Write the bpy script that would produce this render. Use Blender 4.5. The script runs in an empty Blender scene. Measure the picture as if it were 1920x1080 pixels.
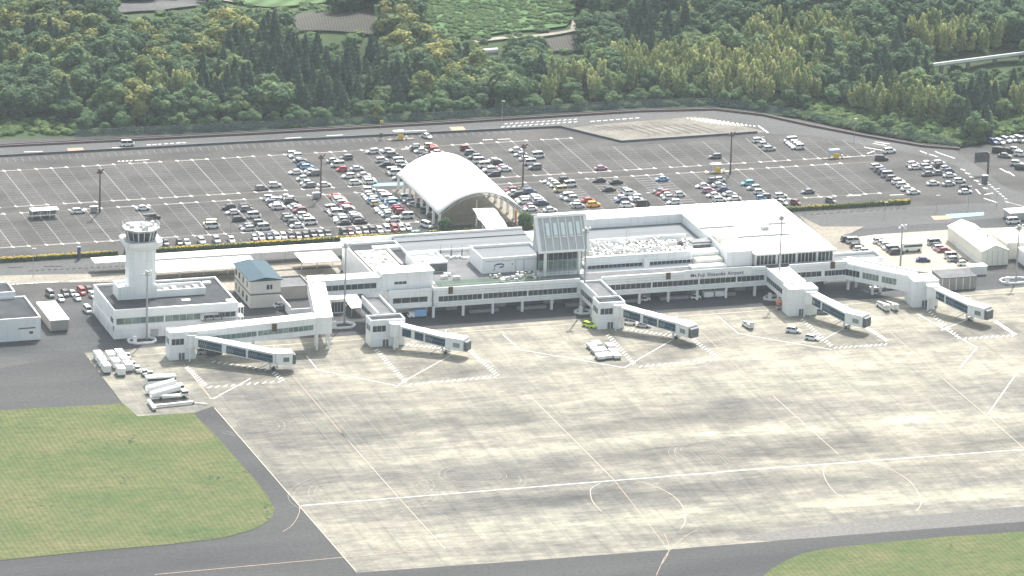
import bpy, bmesh, math, random
import numpy as np
from mathutils import Vector, Matrix
random.seed(7); rng = np.random.default_rng(7)
S = bpy.context.scene
R = math.radians
# ------------------------------------------------------------------ camera
CF, CPIT, CYAW, CROLL = 10270.412, 0.3032319, 0.31743545, 0.03166753
CLOC = np.array([-492.00538, -1497.52527, 493.18728])
_F = np.array([math.sin(CYAW)*math.cos(CPIT), math.cos(CYAW)*math.cos(CPIT), -math.sin(CPIT)])
_R = np.cross(_F, [0, 0, 1]); _R /= np.linalg.norm(_R); _U = np.cross(_R, _F)
_c, _s = math.cos(CROLL), math.sin(CROLL)
CR, CU = _c*_R+_s*_U, -_s*_R+_c*_U
cam = bpy.data.cameras.new('camera'); camo = bpy.data.objects.new('camera', cam)
S.collection.objects.link(camo)
m = Matrix((CR.tolist(), CU.tolist(), (-_F).tolist())).transposed().to_4x4()
m.translation = Vector(CLOC.tolist()); camo.matrix_world = m
cam.sensor_width = 36; cam.lens = CF*36/1920; cam.clip_start = 5; cam.clip_end = 9000
S.camera = camo
# ------------------------------------------------------------------ sky, sun, exposure
SUN_EL, SUN_AZ = R(50), math.atan2(0.50, 0.87)      # azimuth from +Y towards +X
w = bpy.data.worlds.new('World'); S.world = w; w.use_nodes = True
nt = w.node_tree; nt.nodes.clear()
sky = nt.nodes.new('ShaderNodeTexSky'); sky.sky_type = 'NISHITA'; sky.sun_disc = False
sky.sun_elevation = SUN_EL; sky.sun_rotation = SUN_AZ; sky.dust_density = 5.0; sky.ozone_density = .4
bg = nt.nodes.new('ShaderNodeBackground'); bg.inputs[1].default_value = 0.145
wo = nt.nodes.new('ShaderNodeOutputWorld')
hs = nt.nodes.new('ShaderNodeHueSaturation'); hs.inputs['Saturation'].default_value = .55; hs.inputs['Hue'].default_value = .465
nt.links.new(sky.outputs[0], hs.inputs['Color']); nt.links.new(hs.outputs[0], bg.inputs[0]); nt.links.new(bg.outputs[0], wo.inputs[0])
sl = bpy.data.lights.new('sun', 'SUN'); sl.energy = 4.2; sl.angle = R(0.6); sl.color = (1, .965, .90)
so = bpy.data.objects.new('sun', sl); S.collection.objects.link(so)
sd = Vector((math.sin(SUN_AZ)*math.cos(SUN_EL), math.cos(SUN_AZ)*math.cos(SUN_EL), math.sin(SUN_EL)))
so.rotation_euler = sd.to_track_quat('Z', 'Y').to_euler()
S.view_settings.view_transform = 'Standard'; S.view_settings.look = 'None'
S.view_settings.gamma = 1; S.view_settings.exposure = 0.88
S.cycles.max_bounces = 5; S.cycles.diffuse_bounces = 3; S.cycles.glossy_bounces = 2
S.cycles.transparent_max_bounces = 6; S.cycles.volume_bounces = 0
S.cycles.use_denoising = True
# ------------------------------------------------------------------ helpers
def at(px, py, z=0.0):
    """ground (or height z) point seen at pixel px,py of the 1920x1080 photograph"""
    d = (px-960)*CR - (py-540)*CU + CF*_F
    t = (z-CLOC[2])/d[2]
    p = CLOC+d*t
    return Vector((float(p[0]), float(p[1]), float(z)))
def pix(p):
    d = np.asarray(p, float)-CLOC; zz = d@_F
    return 960+CF*(d@CR)/zz, 540-CF*(d@CU)/zz
def tag(o, label=None, cat=None, group=None, kind=None):
    if label: o['label'] = label
    if cat: o['category'] = cat
    if group: o['group'] = group
    if kind: o['kind'] = kind
    return o
def link(o): S.collection.objects.link(o); return o
def empty(name, loc, label, cat, group=None, rz=0.0):
    o = bpy.data.objects.new(name, None); link(o); o.location = loc; o.rotation_euler.z = rz
    o.empty_display_size = .5
    return tag(o, label, cat, group)
class MB:
    def __init__(s): s.v = []; s.f = []; s.m = []
    def add(s, vs, fs, mi=0):
        n = len(s.v); s.v += [tuple(v) for v in vs]
        s.f += [tuple(i+n for i in f) for f in fs]; s.m += [mi]*len(fs); return s
    def box(s, x0, x1, y0, y1, z0, z1, mi=0, top=None):
        vs = [(x0,y0,z0),(x1,y0,z0),(x1,y1,z0),(x0,y1,z0),(x0,y0,z1),(x1,y0,z1),(x1,y1,z1),(x0,y1,z1)]
        s.add(vs, [(0,3,2,1),(0,1,5,4),(1,2,6,5),(2,3,7,6),(3,0,4,7)], mi)
        n = len(s.v)-8
        s.f.append((n+4,n+5,n+6,n+7)); s.m.append(mi if top is None else top); return s
    def prism(s, poly, z0, z1, mi=0, top=None):
        n = len(poly)
        a = sum(poly[i][0]*poly[(i+1)%n][1]-poly[(i+1)%n][0]*poly[i][1] for i in range(n))
        if a < 0: poly = poly[::-1]
        vs = [(p[0],p[1],z0) for p in poly]+[(p[0],p[1],z1) for p in poly]
        s.add(vs, [(i,(i+1)%n,(i+1)%n+n,i+n) for i in range(n)]+[tuple(range(n-1,-1,-1))], mi)
        k = len(s.v)-2*n
        s.f.append(tuple(k+n+i for i in range(n))); s.m.append(mi if top is None else top); return s
    def loft(s, rings, mi=0, caps=True):
        n = len(rings[0]); k = len(s.v)
        for r in rings: s.v += [tuple(p) for p in r]
        for j in range(len(rings)-1):
            for i in range(n):
                s.f.append((k+j*n+i, k+j*n+(i+1)%n, k+(j+1)*n+(i+1)%n, k+(j+1)*n+i)); s.m.append(mi)
        if caps:
            s.f.append(tuple(k+i for i in range(n-1,-1,-1))); s.m.append(mi)
            s.f.append(tuple(k+(len(rings)-1)*n+i for i in range(n))); s.m.append(mi)
        return s
    def cyl(s, x, y, z0, z1, r0, r1=None, n=10, mi=0):
        r1 = r0 if r1 is None else r1
        mk = lambda r, z: [(x+r*math.cos(2*math.pi*i/n), y+r*math.sin(2*math.pi*i/n), z) for i in range(n)]
        return s.loft([mk(r0, z0), mk(r1, z1)], mi)
    def tube(s, a, b, r, n=6, mi=0, r1=None):
        a = Vector(a); b = Vector(b); d = (b-a).normalized()
        u = d.orthogonal().normalized(); v = d.cross(u); r1 = r if r1 is None else r1
        mk = lambda c, rr: [c+u*rr*math.cos(2*math.pi*i/n)+v*rr*math.sin(2*math.pi*i/n) for i in range(n)]
        return s.loft([mk(a, r), mk(b, r1)], mi)
    def beam(s, a, b, wd, h, mi=0):
        """box section from a to b (given at its bottom centre), width wd across, height h up"""
        a = Vector(a); b = Vector(b); d = b-a; d.z = 0; d.normalize()
        q = Vector((-d.y, d.x, 0))*wd/2; up = Vector((0,0,h))
        return s.loft([[a-q, a+q, a+q+up, a-q+up], [b-q, b+q, b+q+up, b-q+up]], mi)
    def quad(s, a, b, c, d, mi=0): return s.add([a,b,c,d], [(0,1,2,3)], mi)
    def strip(s, pts, wd, z, mi=0, closed=False):
        P = [Vector((p[0], p[1])) for p in pts]; n = len(P); L = []
        for i in range(n):
            a = P[i-1] if i > 0 or closed else P[i]; b = P[(i+1)%n] if i < n-1 or closed else P[i]
            d = (b-a); d = d.normalized() if d.length > 1e-6 else Vector((1,0))
            q = Vector((-d.y, d.x))*wd/2; L.append((P[i]-q, P[i]+q))
        k = len(s.v)
        for a, b in L: s.v += [(a.x,a.y,z),(b.x,b.y,z)]
        for i in range(n if closed else n-1):
            j = (i+1)%n; s.f.append((k+2*i, k+2*j, k+2*j+1, k+2*i+1)); s.m.append(mi)
        return s
    def build(s, name, mats, parent=None, smooth=False, local=False):
        me = bpy.data.meshes.new(name)
        o = Vector((0,0,0)) if (parent is None or local) else wloc(parent)
        vs = [(v[0]-o.x, v[1]-o.y, v[2]-o.z) for v in s.v] if o.length else s.v
        me.from_pydata(vs, [], s.f)
        if not isinstance(mats, (list, tuple)): mats = [mats]
        for q in mats: me.materials.append(q)
        if len(mats) > 1: me.polygons.foreach_set('material_index', s.m)
        if smooth: me.polygons.foreach_set('use_smooth', [True]*len(me.polygons))
        me.validate(); me.update()
        ob = bpy.data.objects.new(name, me); link(ob)
        if parent is not None: ob.parent = parent
        return ob
def wloc(o):
    v = Vector((0,0,0))
    while o is not None: v += o.location; o = o.parent
    return v
def copy_tree(o, parent=None):
    c = o.copy(); S.collection.objects.link(c)
    if parent is not None: c.parent = parent
    for ch in KIDS.get(o.name, []): copy_tree(ch, c)
    return c
KIDS = {}
def proto(o):
    """remember a prototype's children so copies need no scene search"""
    for x in list(bpy.data.objects):
        if x.parent is not None: KIDS.setdefault(x.parent.name, [])
    for x in list(bpy.data.objects):
        if x.parent is not None and x not in KIDS[x.parent.name]: KIDS[x.parent.name].append(x)
    return o
# ------------------------------------------------------------------ materials
def mat(name, col, rough=.6, metal=0.0, var=0.0, scale=1.0, stretch=(1,1,1), bump=0.0, spec=.4, objcol=False):
    M = bpy.data.materials.new(name); M.use_nodes = True; n = M.node_tree; b = n.nodes['Principled BSDF']
    b.inputs['Roughness'].default_value = rough; b.inputs['Metallic'].default_value = metal
    b.inputs['Specular IOR Level'].default_value = spec
    c = (*col, 1) if len(col) == 3 else col
    b.inputs['Base Color'].default_value = c
    M.diffuse_color = c
    src = None
    if objcol:
        oi = n.nodes.new('ShaderNodeObjectInfo'); src = oi.outputs['Color']
    if var > 0 or bump > 0:
        tc = n.nodes.new('ShaderNodeTexCoord'); mp = n.nodes.new('ShaderNodeMapping'); mp.inputs['Scale'].default_value = stretch
        nz = n.nodes.new('ShaderNodeTexNoise'); nz.inputs['Scale'].default_value = scale; nz.inputs['Detail'].default_value = 5
        n.links.new(tc.outputs['Object'], mp.inputs[0]); n.links.new(mp.outputs[0], nz.inputs[0])
        if var > 0:
            mr = n.nodes.new('ShaderNodeMapRange'); mr.inputs[1].default_value = .3; mr.inputs[2].default_value = .7
            mr.inputs[3].default_value = 1-var; mr.inputs[4].default_value = 1+var
            n.links.new(nz.outputs[0], mr.inputs[0])
            mx = n.nodes.new('ShaderNodeVectorMath'); mx.operation = 'SCALE'
            if src: n.links.new(src, mx.inputs[0])
            else: mx.inputs[0].default_value = c[:3]
            n.links.new(mr.outputs[0], mx.inputs['Scale']); src = mx.outputs[0]
        if bump > 0:
            bp = n.nodes.new('ShaderNodeBump'); bp.inputs['Strength'].default_value = bump
            n.links.new(nz.outputs[0], bp.inputs['Height']); n.links.new(bp.outputs[0], b.inputs['Normal'])
    if src: n.links.new(src, b.inputs['Base Color'])
    return M
M = {}
M['wall'] = mat('white_panel', (.75,.765,.775), .5)
M['wallwarm'] = mat('cream_siding', (.62,.59,.54), .6, var=.05, scale=.5)
M['roofw'] = mat('white_roof', (.84,.84,.80), .55, var=.03, scale=.12)
M['parapet'] = mat('white_parapet', (.86,.865,.86), .5, var=.05, scale=.3)
M['roofg'] = mat('grey_metal_roof', (.165,.182,.192), .8, var=.12, scale=.6, stretch=(.05,1,1), spec=.1)
M['roofd'] = mat('dark_flat_roof', (.052,.057,.062), .9, var=.3, scale=.2, spec=.1)
M['rooflink'] = mat('grey_membrane', (.15,.156,.162), .9, var=.2, scale=.3, spec=.1)
M['gravel'] = mat('pale_roof_clutter', (.50,.48,.43), .8, var=.25, scale=.8)
M['equip'] = mat('grey_equipment', (.42,.43,.42), .5, var=.2, scale=1.2)
M['equipw'] = mat('white_equipment', (.72,.72,.69), .5, var=.1, scale=1.2)
M['atrium'] = mat('pale_metal_ribbed_roof', (.46,.47,.475), .6, var=.06, scale=.5)
M['equipd'] = mat('dark_equipment', (.10,.11,.12), .6, var=.3, scale=1.0)
M['glass'] = mat('dark_glass', (.030,.042,.046), .15, var=.6, scale=.45, spec=.3)
M['glassg'] = mat('green_glass', (.17,.23,.20), .15, var=.45, scale=.4, spec=.3)
M['glassb'] = mat('blue_glass', (.012,.055,.095), .2, var=.4, scale=.6, spec=.25)
M['steel'] = mat('galvanised_steel', (.34,.36,.37), .45, metal=.2, var=.08, scale=1)
M['brown'] = mat('brown_pole_paint', (.13,.085,.08), .55, var=.1, scale=1)
M['white'] = mat('white_paint', (.80,.80,.78), .45, var=.03, scale=1)
M['dark'] = mat('black_rubber', (.02,.021,.023), .7)
M['shade'] = mat('shade_and_dark_concrete', (.085,.10,.108), .7, var=.25, scale=.25)  # shade of recessed walls put into the colour; also plain dark kerbs
M['conc'] = mat('plain_concrete', (.30,.285,.26), .8, var=.12, scale=.3)
M['yellow'] = mat('yellow_paint', (.75,.50,.05), .5)
M['orange'] = mat('orange_paint', (.62,.22,.08), .5)
M['red'] = mat('red_paint', (.55,.04,.04), .45)
M['lime'] = mat('lime_paint', (.50,.72,.04), .4)
M['blue'] = mat('light_blue_paint', (.22,.42,.68), .5)
M['navy'] = mat('navy_paint', (.03,.05,.15), .5)
M['blueroof'] = mat('blue_tiled_roof', (.014,.055,.080), .8, var=.12, scale=.8, stretch=(4,.4,1))
M['tentw'] = mat('cream_tent_fabric', (.78,.755,.67), .7, var=.06, scale=.4, stretch=(3,1,.4))
M['fabric'] = mat('translucent_fabric', (.90,.90,.87), .6)
_n = M['fabric'].node_tree; _t = _n.nodes.new('ShaderNodeBsdfTranslucent'); _t.inputs[0].default_value = (.8,.8,.74,1); _x = _n.nodes.new('ShaderNodeMixShader'); _x.inputs[0].default_value = .22
_n.links.new(_n.nodes['Principled BSDF'].outputs[0], _x.inputs[1]); _n.links.new(_t.outputs[0], _x.inputs[2]); _n.links.new(_x.outputs[0], _n.nodes['Material Output'].inputs[0])
M['turf'] = mat('green_turf', (.05,.085,.062), .9, var=.2, scale=.4)
M['signb'] = mat('brown_gate_sign', (.10,.055,.025), .5, var=.3, scale=2)
M['skylight'] = mat('skylight_glass', (.72,.80,.80), .3)
M['carpaint'] = mat('car_paint', (1,1,1), .25, spec=.5, objcol=True)
M['carglass'] = mat('car_glass', (.02,.024,.028), .08, spec=.6)
M['trunkm'] = mat('bark', (.09,.065,.045), .9, var=.2, scale=3)
def line_mat(name, col, wear=.25):
    return mat(name, col, .75, var=wear, scale=1.3)
M['mkw'] = line_mat('white_marking', (.74,.73,.70), .12)
M['mkwf'] = line_mat('faded_white_marking', (.185,.188,.187), .4)
M['mko'] = line_mat('orange_marking', (.37,.28,.215), .25)
M['mky'] = line_mat('pale_yellow_marking', (.45,.40,.33), .2)
M['mkb'] = line_mat('blue_marking', (.17,.32,.40), .15)
M['mkr'] = line_mat('salmon_marking', (.42,.22,.14), .2)
def ramp(n, stops):
    r = n.nodes.new('ShaderNodeValToRGB'); e = r.color_ramp.elements
    e[0].position, e[0].color = stops[0][0], (*stops[0][1], 1)
    e[1].position, e[1].color = stops[-1][0], (*stops[-1][1], 1)
    for p, c in stops[1:-1]:
        q = e.new(p); q.color = (*c, 1)
    return r
def noise(n, tc, scale, stretch=(1,1,1), detail=6, rough=.6, rot=0, loc=(0,0,0)):
    mp = n.nodes.new('ShaderNodeMapping'); mp.inputs['Scale'].default_value = stretch; mp.inputs['Rotation'].default_value = (0,0,rot)
    mp.inputs['Location'].default_value = loc
    nz = n.nodes.new('ShaderNodeTexNoise'); nz.inputs['Scale'].default_value = scale
    nz.inputs['Detail'].default_value = detail; nz.inputs['Roughness'].default_value = rough
    n.links.new(tc.outputs['Object'], mp.inputs[0]); n.links.new(mp.outputs[0], nz.inputs[0]); return nz.outputs[0]
def mixc(n, a, b, fac, mode='MIX'):
    x = n.nodes.new('ShaderNodeMix'); x.data_type = 'RGBA'; x.blend_type = mode
    for i, v in ((0, fac), (6, a), (7, b)):
        if hasattr(v, 'is_output'): n.links.new(v, x.inputs[i])
        else: x.inputs[i].default_value = v if i == 0 else (*v, 1)
    return x.outputs[2]
def mrange(n, v, a, b, c, d):
    x = n.nodes.new('ShaderNodeMapRange'); n.links.new(v, x.inputs[0])
    for i, q in enumerate((a,b,c,d)): x.inputs[i+1].default_value = q
    return x.outputs[0]
def newmat(name, rough=.85):
    m_ = bpy.data.materials.new(name); m_.use_nodes = True; n = m_.node_tree; b = n.nodes['Principled BSDF']
    b.inputs['Roughness'].default_value = rough; b.inputs['Specular IOR Level'].default_value = .2
    return m_, n, b, n.nodes.new('ShaderNodeTexCoord')
# stained concrete of the apron: warm streaks along the terminal, grey worn patches, slab joints
m_, n, b, tc = newmat('apron_concrete')
st = noise(n, tc, .05, (.22, 1, 1), 9, .68)
pt = noise(n, tc, .016, (.55, 1, 1), 5, .55, loc=(40,13,0))
fi = noise(n, tc, .55, (.25, 1, 1), 7, .72); f2 = noise(n, tc, .9, (.8,1,1), 6, .75, loc=(5,5,0)); f3 = noise(n, tc, .13, (.5,1,1), 6, .7, loc=(77,5,0))
big = noise(n, tc, .0075, (1,1,1), 2, .5, loc=(9,2,0))
c1 = ramp(n, [(.28,(.160,.158,.148)), (.42,(.212,.207,.186)), (.53,(.262,.253,.221)), (.68,(.335,.322,.274))]); n.links.new(st, c1.inputs[0])
c2 = ramp(n, [(.33,(.66,.67,.68)), (.47,(.90,.905,.90)), (.58,(1.04,1.035,1.0))]); n.links.new(pt, c2.inputs[0])
c3 = ramp(n, [(.36,(.76,.76,.78)), (.50,(1,1,1)), (.64,(1.20,1.19,1.15))]); n.links.new(fi, c3.inputs[0])
c5 = ramp(n, [(.36,(.82,.82,.83)), (.62,(1.14,1.14,1.11))]); n.links.new(f2, c5.inputs[0])
f4 = noise(n, tc, .35, (1,.06,1), 6, .65, rot=0.02, loc=(31,7,0)); c7 = ramp(n, [(.38,(.84,.84,.85)), (.60,(1.10,1.10,1.07))]); n.links.new(f4, c7.inputs[0])
c6 = ramp(n, [(.38,(.74,.75,.77)), (.60,(1.15,1.14,1.10))]); n.links.new(f3, c6.inputs[0])
c4 = ramp(n, [(.35,(.82,.83,.84)), (.60,(1.08,1.07,1.04))]); n.links.new(big, c4.inputs[0])
col = mixc(n, c1.outputs[0], c2.outputs[0], .9, 'MULTIPLY'); col = mixc(n, col, c3.outputs[0], 1.0, 'MULTIPLY'); col = mixc(n, col, c4.outputs[0], 1.0, 'MULTIPLY'); col = mixc(n, col, c5.outputs[0], .9, 'MULTIPLY'); col = mixc(n, col, c6.outputs[0], 1.0, 'MULTIPLY'); col = mixc(n, col, c7.outputs[0], .9, 'MULTIPLY')
# darker stand areas, worn and oil-darkened patches and scoured pale strips, each with its own place on the concrete
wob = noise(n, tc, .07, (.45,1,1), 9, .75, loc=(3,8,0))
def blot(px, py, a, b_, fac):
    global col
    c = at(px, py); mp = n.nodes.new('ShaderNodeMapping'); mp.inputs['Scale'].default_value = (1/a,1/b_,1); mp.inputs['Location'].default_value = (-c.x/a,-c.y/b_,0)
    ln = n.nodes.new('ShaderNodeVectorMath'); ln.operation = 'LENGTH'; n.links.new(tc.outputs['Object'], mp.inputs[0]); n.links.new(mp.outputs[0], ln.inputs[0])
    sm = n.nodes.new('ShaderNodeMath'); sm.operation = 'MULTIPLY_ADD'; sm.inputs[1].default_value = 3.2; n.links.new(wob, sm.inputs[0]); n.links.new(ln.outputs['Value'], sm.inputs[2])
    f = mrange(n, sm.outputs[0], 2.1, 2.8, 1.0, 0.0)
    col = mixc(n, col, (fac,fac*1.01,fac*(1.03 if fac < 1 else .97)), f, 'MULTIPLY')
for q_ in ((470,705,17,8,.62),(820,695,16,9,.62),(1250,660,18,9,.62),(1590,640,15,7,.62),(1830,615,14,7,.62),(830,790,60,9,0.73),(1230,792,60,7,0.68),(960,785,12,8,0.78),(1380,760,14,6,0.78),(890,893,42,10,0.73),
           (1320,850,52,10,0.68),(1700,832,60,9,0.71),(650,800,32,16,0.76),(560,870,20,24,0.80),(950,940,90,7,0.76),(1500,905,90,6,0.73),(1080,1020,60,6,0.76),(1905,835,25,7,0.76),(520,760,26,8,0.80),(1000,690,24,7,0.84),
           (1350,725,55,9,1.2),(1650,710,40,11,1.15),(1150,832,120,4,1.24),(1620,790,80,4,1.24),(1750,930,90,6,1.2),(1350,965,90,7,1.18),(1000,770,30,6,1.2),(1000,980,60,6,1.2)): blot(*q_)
br = n.nodes.new('ShaderNodeTexBrick'); br.offset = 0; br.inputs['Scale'].default_value = 1
br.inputs['Brick Width'].default_value = 7.5; br.inputs['Row Height'].default_value = 7.5; br.inputs['Mortar Size'].default_value = .10
br.inputs['Color1'].default_value = (1,1,1,1); br.inputs['Color2'].default_value = (.88,.88,.885,1); br.inputs['Mortar'].default_value = (.66,.66,.66,1)
n.links.new(tc.outputs['Object'], br.inputs[0])
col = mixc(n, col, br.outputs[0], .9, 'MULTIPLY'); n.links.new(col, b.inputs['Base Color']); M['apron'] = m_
def asphalt(name, lo, hi, s=.05, stretch=(.3,1,1)):
    m_, n, b, tc = newmat(name, .9)
    a = noise(n, tc, s, stretch, 7, .6); f = noise(n, tc, .9, (1,1,1), 4, .6)
    r = ramp(n, [(.36, lo), (.62, hi)]); n.links.new(a, r.inputs[0])
    q = ramp(n, [(.34,(.80,.80,.81)), (.64,(1.18,1.18,1.17))]); n.links.new(f, q.inputs[0])
    n.links.new(mixc(n, r.outputs[0], q.outputs[0], 1.0, 'MULTIPLY'), b.inputs['Base Color']); return m_
M['asph'] = asphalt('car_park_asphalt', (.044,.044,.0435), (.077,.076,.073), .09, (.5,1,1))
M['gutterl'] = line_mat('scuffed_concrete', (.34,.325,.285), .35)
M['gutter'] = asphalt('pale_gutter', (.10,.094,.080), (.15,.14,.12))
M['road'] = asphalt('road_asphalt', (.070,.074,.075), (.098,.101,.099))
M['roadd'] = asphalt('dark_asphalt', (.034,.037,.040), (.070,.073,.076))
M['taxi'] = asphalt('taxiway_asphalt', (.038,.039,.041), (.062,.063,.064), .03, (.25,1,1))
M['taxil'] = asphalt('pale_taxiway_asphalt', (.105,.106,.104), (.15,.147,.138), .03, (.25,1,1))
M['pave'] = asphalt('beige_paving', (.19,.175,.145), (.28,.26,.215), .08)
M['bay'] = asphalt('bus_bay_concrete', (.125,.12,.105), (.21,.20,.17), .10, (.6,1,1))
M['pavel'] = asphalt('pale_concrete', (.30,.275,.22), (.42,.385,.315), .06)
# wall cladding: panel joints, rain streaks and slight tone changes from panel to panel
n = M['wall'].node_tree; b = n.nodes['Principled BSDF']; tc = n.nodes.new('ShaderNodeTexCoord'); sp = n.nodes.new('ShaderNodeSeparateXYZ'); n.links.new(tc.outputs['Object'], sp.inputs[0])
ad = n.nodes.new('ShaderNodeMath'); n.links.new(sp.outputs[0], ad.inputs[0]); n.links.new(sp.outputs[1], ad.inputs[1]); cb = n.nodes.new('ShaderNodeCombineXYZ'); n.links.new(ad.outputs[0], cb.inputs[0]); n.links.new(sp.outputs[2], cb.inputs[1])
bk = n.nodes.new('ShaderNodeTexBrick'); bk.offset = 0; bk.inputs['Scale'].default_value = 1; bk.inputs['Brick Width'].default_value = 3.0; bk.inputs['Row Height'].default_value = .75; bk.inputs['Mortar Size'].default_value = .035
bk.inputs['Color1'].default_value = (.86,.87,.87,1); bk.inputs['Color2'].default_value = (.82,.835,.84,1); bk.inputs['Mortar'].default_value = (.72,.735,.745,1); n.links.new(cb.outputs[0], bk.inputs[0])
s1 = noise(n, tc, .9, (1,1,.12), 5, .6); r = ramp(n, [(.33,(.86,.865,.87)), (.50,(1,1,1))]); n.links.new(s1, r.inputs[0])
n.links.new(mixc(n, bk.outputs[0], r.outputs[0], .8, 'MULTIPLY'), b.inputs['Base Color'])
# mown grass
m_, n, b, tc = newmat('mown_grass', .95)
a = noise(n, tc, .06, (.6,1,1), 10, .76); f = noise(n, tc, .55, (.6,1,1), 7, .78)
r = ramp(n, [(.26,(.040,.074,.022)), (.42,(.066,.095,.030)), (.54,(.096,.108,.042)), (.70,(.138,.126,.064))]); n.links.new(a, r.inputs[0])
wv = n.nodes.new('ShaderNodeTexWave'); wv.inputs['Scale'].default_value = .21; wv.inputs['Distortion'].default_value = 3.0; wv.inputs['Detail'].default_value = 3
wv.inputs['Detail Scale'].default_value = .35; wv.bands_direction = 'X'
n.links.new(tc.outputs['Object'], wv.inputs[0])
q = ramp(n, [(.1,(.84,.88,.82)), (.9,(1.10,1.07,1.07))]); n.links.new(wv.outputs['Fac'], q.inputs[0])
q2 = ramp(n, [(.34,(.58,.68,.56)), (.66,(1.34,1.28,1.28))]); n.links.new(f, q2.inputs[0])
col = mixc(n, r.outputs[0], q.outputs[0], 1.0, 'MULTIPLY'); col = mixc(n, col, q2.outputs[0], .9, 'MULTIPLY')
n.links.new(col, b.inputs['Base Color']); M['grass'] = m_
# forest floor and fields
m_, n, b, tc = newmat('forest_floor', .95)
a = noise(n, tc, .05, (1,1,1), 8, .65)
r = ramp(n, [(.3,(.020,.032,.014)), (.55,(.040,.068,.026)), (.75,(.075,.105,.042))]); n.links.new(a, r.inputs[0]); n.links.new(r.outputs[0], b.inputs['Base Color']); M['floor'] = m_
def field_mat(name, lo, hi, ws, rot):
    m_, n, b, tc = newmat(name, .95)
    a = noise(n, tc, .07, (.4,1,1), 7, .65); r = ramp(n, [(.3,lo), (.7,hi)]); n.links.new(a, r.inputs[0])
    mp = n.nodes.new('ShaderNodeMapping'); mp.inputs['Rotation'].default_value = (0,0,rot); n.links.new(tc.outputs['Object'], mp.inputs[0])
    wv = n.nodes.new('ShaderNodeTexWave'); wv.inputs['Scale'].default_value = ws; wv.inputs['Distortion'].default_value = 3; wv.inputs['Detail Scale'].default_value = .3
    n.links.new(mp.outputs[0], wv.inputs[0]); q = ramp(n, [(.1,(.55,.6,.55)), (.8,(1.2,1.2,1.2))]); n.links.new(wv.outputs['Fac'], q.inputs[0])
    n.links.new(mixc(n, r.outputs[0], q.outputs[0], .8, 'MULTIPLY'), b.inputs['Base Color']); return m_
M['tea'] = field_mat('tea_rows', (.05,.11,.04), (.09,.16,.06), .12, 1.35)
M['soil'] = field_mat('ploughed_soil', (.050,.050,.044), (.078,.074,.064), .3, .2)
M['meadow'] = field_mat('meadow', (.055,.105,.042), (.09,.15,.06), .05, .6)
def leaf_mat(name, cols, trans=.42):
    """foliage: colour varies by the tree's own tint attribute and by clump"""
    m_ = bpy.data.materials.new(name); m_.use_nodes = True; n = m_.node_tree; b = n.nodes['Principled BSDF']
    b.inputs['Roughness'].default_value = .7; b.inputs['Specular IOR Level'].default_value = .15
    at_ = n.nodes.new('ShaderNodeAttribute'); at_.attribute_name = 'tint'
    oi = n.nodes.new('ShaderNodeObjectInfo'); ad = n.nodes.new('ShaderNodeMath'); ad.operation = 'ADD'
    n.links.new(at_.outputs['Fac'], ad.inputs[0])
    sb = n.nodes.new('ShaderNodeMath'); sb.operation = 'MULTIPLY_ADD'; sb.inputs[1].default_value = .5; sb.inputs[2].default_value = -.25
    n.links.new(oi.outputs['Random'], sb.inputs[0]); n.links.new(sb.outputs[0], ad.inputs[1])
    r = ramp(n, cols); n.links.new(ad.outputs[0], r.inputs[0]); n.links.new(r.outputs[0], b.inputs['Base Color'])
    tl = n.nodes.new('ShaderNodeBsdfTranslucent'); n.links.new(r.outputs[0], tl.inputs[0]); mx = n.nodes.new('ShaderNodeMixShader'); mx.inputs[0].default_value = trans
    n.links.new(b.outputs[0], mx.inputs[1]); n.links.new(tl.outputs[0], mx.inputs[2]); n.links.new(mx.outputs[0], n.nodes['Material Output'].inputs[0])
    return m_
M['lf_broad'] = leaf_mat('broad_leaves', [(.0,(.046,.096,.050)), (.45,(.088,.164,.075)), (.75,(.140,.222,.088)), (1,(.215,.280,.105))])
M['lf_light'] = leaf_mat('light_green_leaves', [(.0,(.070,.140,.068)), (.5,(.112,.202,.092)), (1,(.18,.27,.115))])
M['lf_gold'] = leaf_mat('golden_flowering_leaves', [(.0,(.06,.12,.050)), (.35,(.12,.175,.062)), (.7,(.28,.30,.10)), (1,(.50,.46,.17))])
M['lf_cedar'] = leaf_mat('cedar_needles', [(.0,(.038,.080,.053)), (.5,(.062,.116,.072)), (1,(.104,.168,.094))])
M['lf_bamboo'] = leaf_mat('bamboo_leaves', [(.0,(.14,.20,.085)), (.4,(.27,.34,.145)), (.7,(.43,.46,.20)), (1,(.56,.54,.27))], .45)
M['lf_shrub'] = leaf_mat('bright_shrub_leaves', [(.0,(.065,.13,.045)), (.5,(.115,.20,.065)), (1,(.19,.27,.10))])
M['lf_hedgey'] = leaf_mat('yellow_hedge_leaves', [(.0,(.38,.30,.04)), (.5,(.60,.46,.08)), (1,(.72,.58,.14))])
M['lf_hedgeg'] = leaf_mat('green_hedge_leaves', [(.0,(.04,.085,.025)), (.5,(.08,.13,.035)), (1,(.18,.20,.05))])
# chain link: half see-through mesh
m_ = bpy.data.materials.new('chain_link'); m_.use_nodes = True; n = m_.node_tree; b = n.nodes['Principled BSDF']
b.inputs['Base Color'].default_value = (.15,.20,.20,1); b.inputs['Roughness'].default_value = .6; b.inputs['Alpha'].default_value = .48; M['mesh'] = m_
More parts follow.
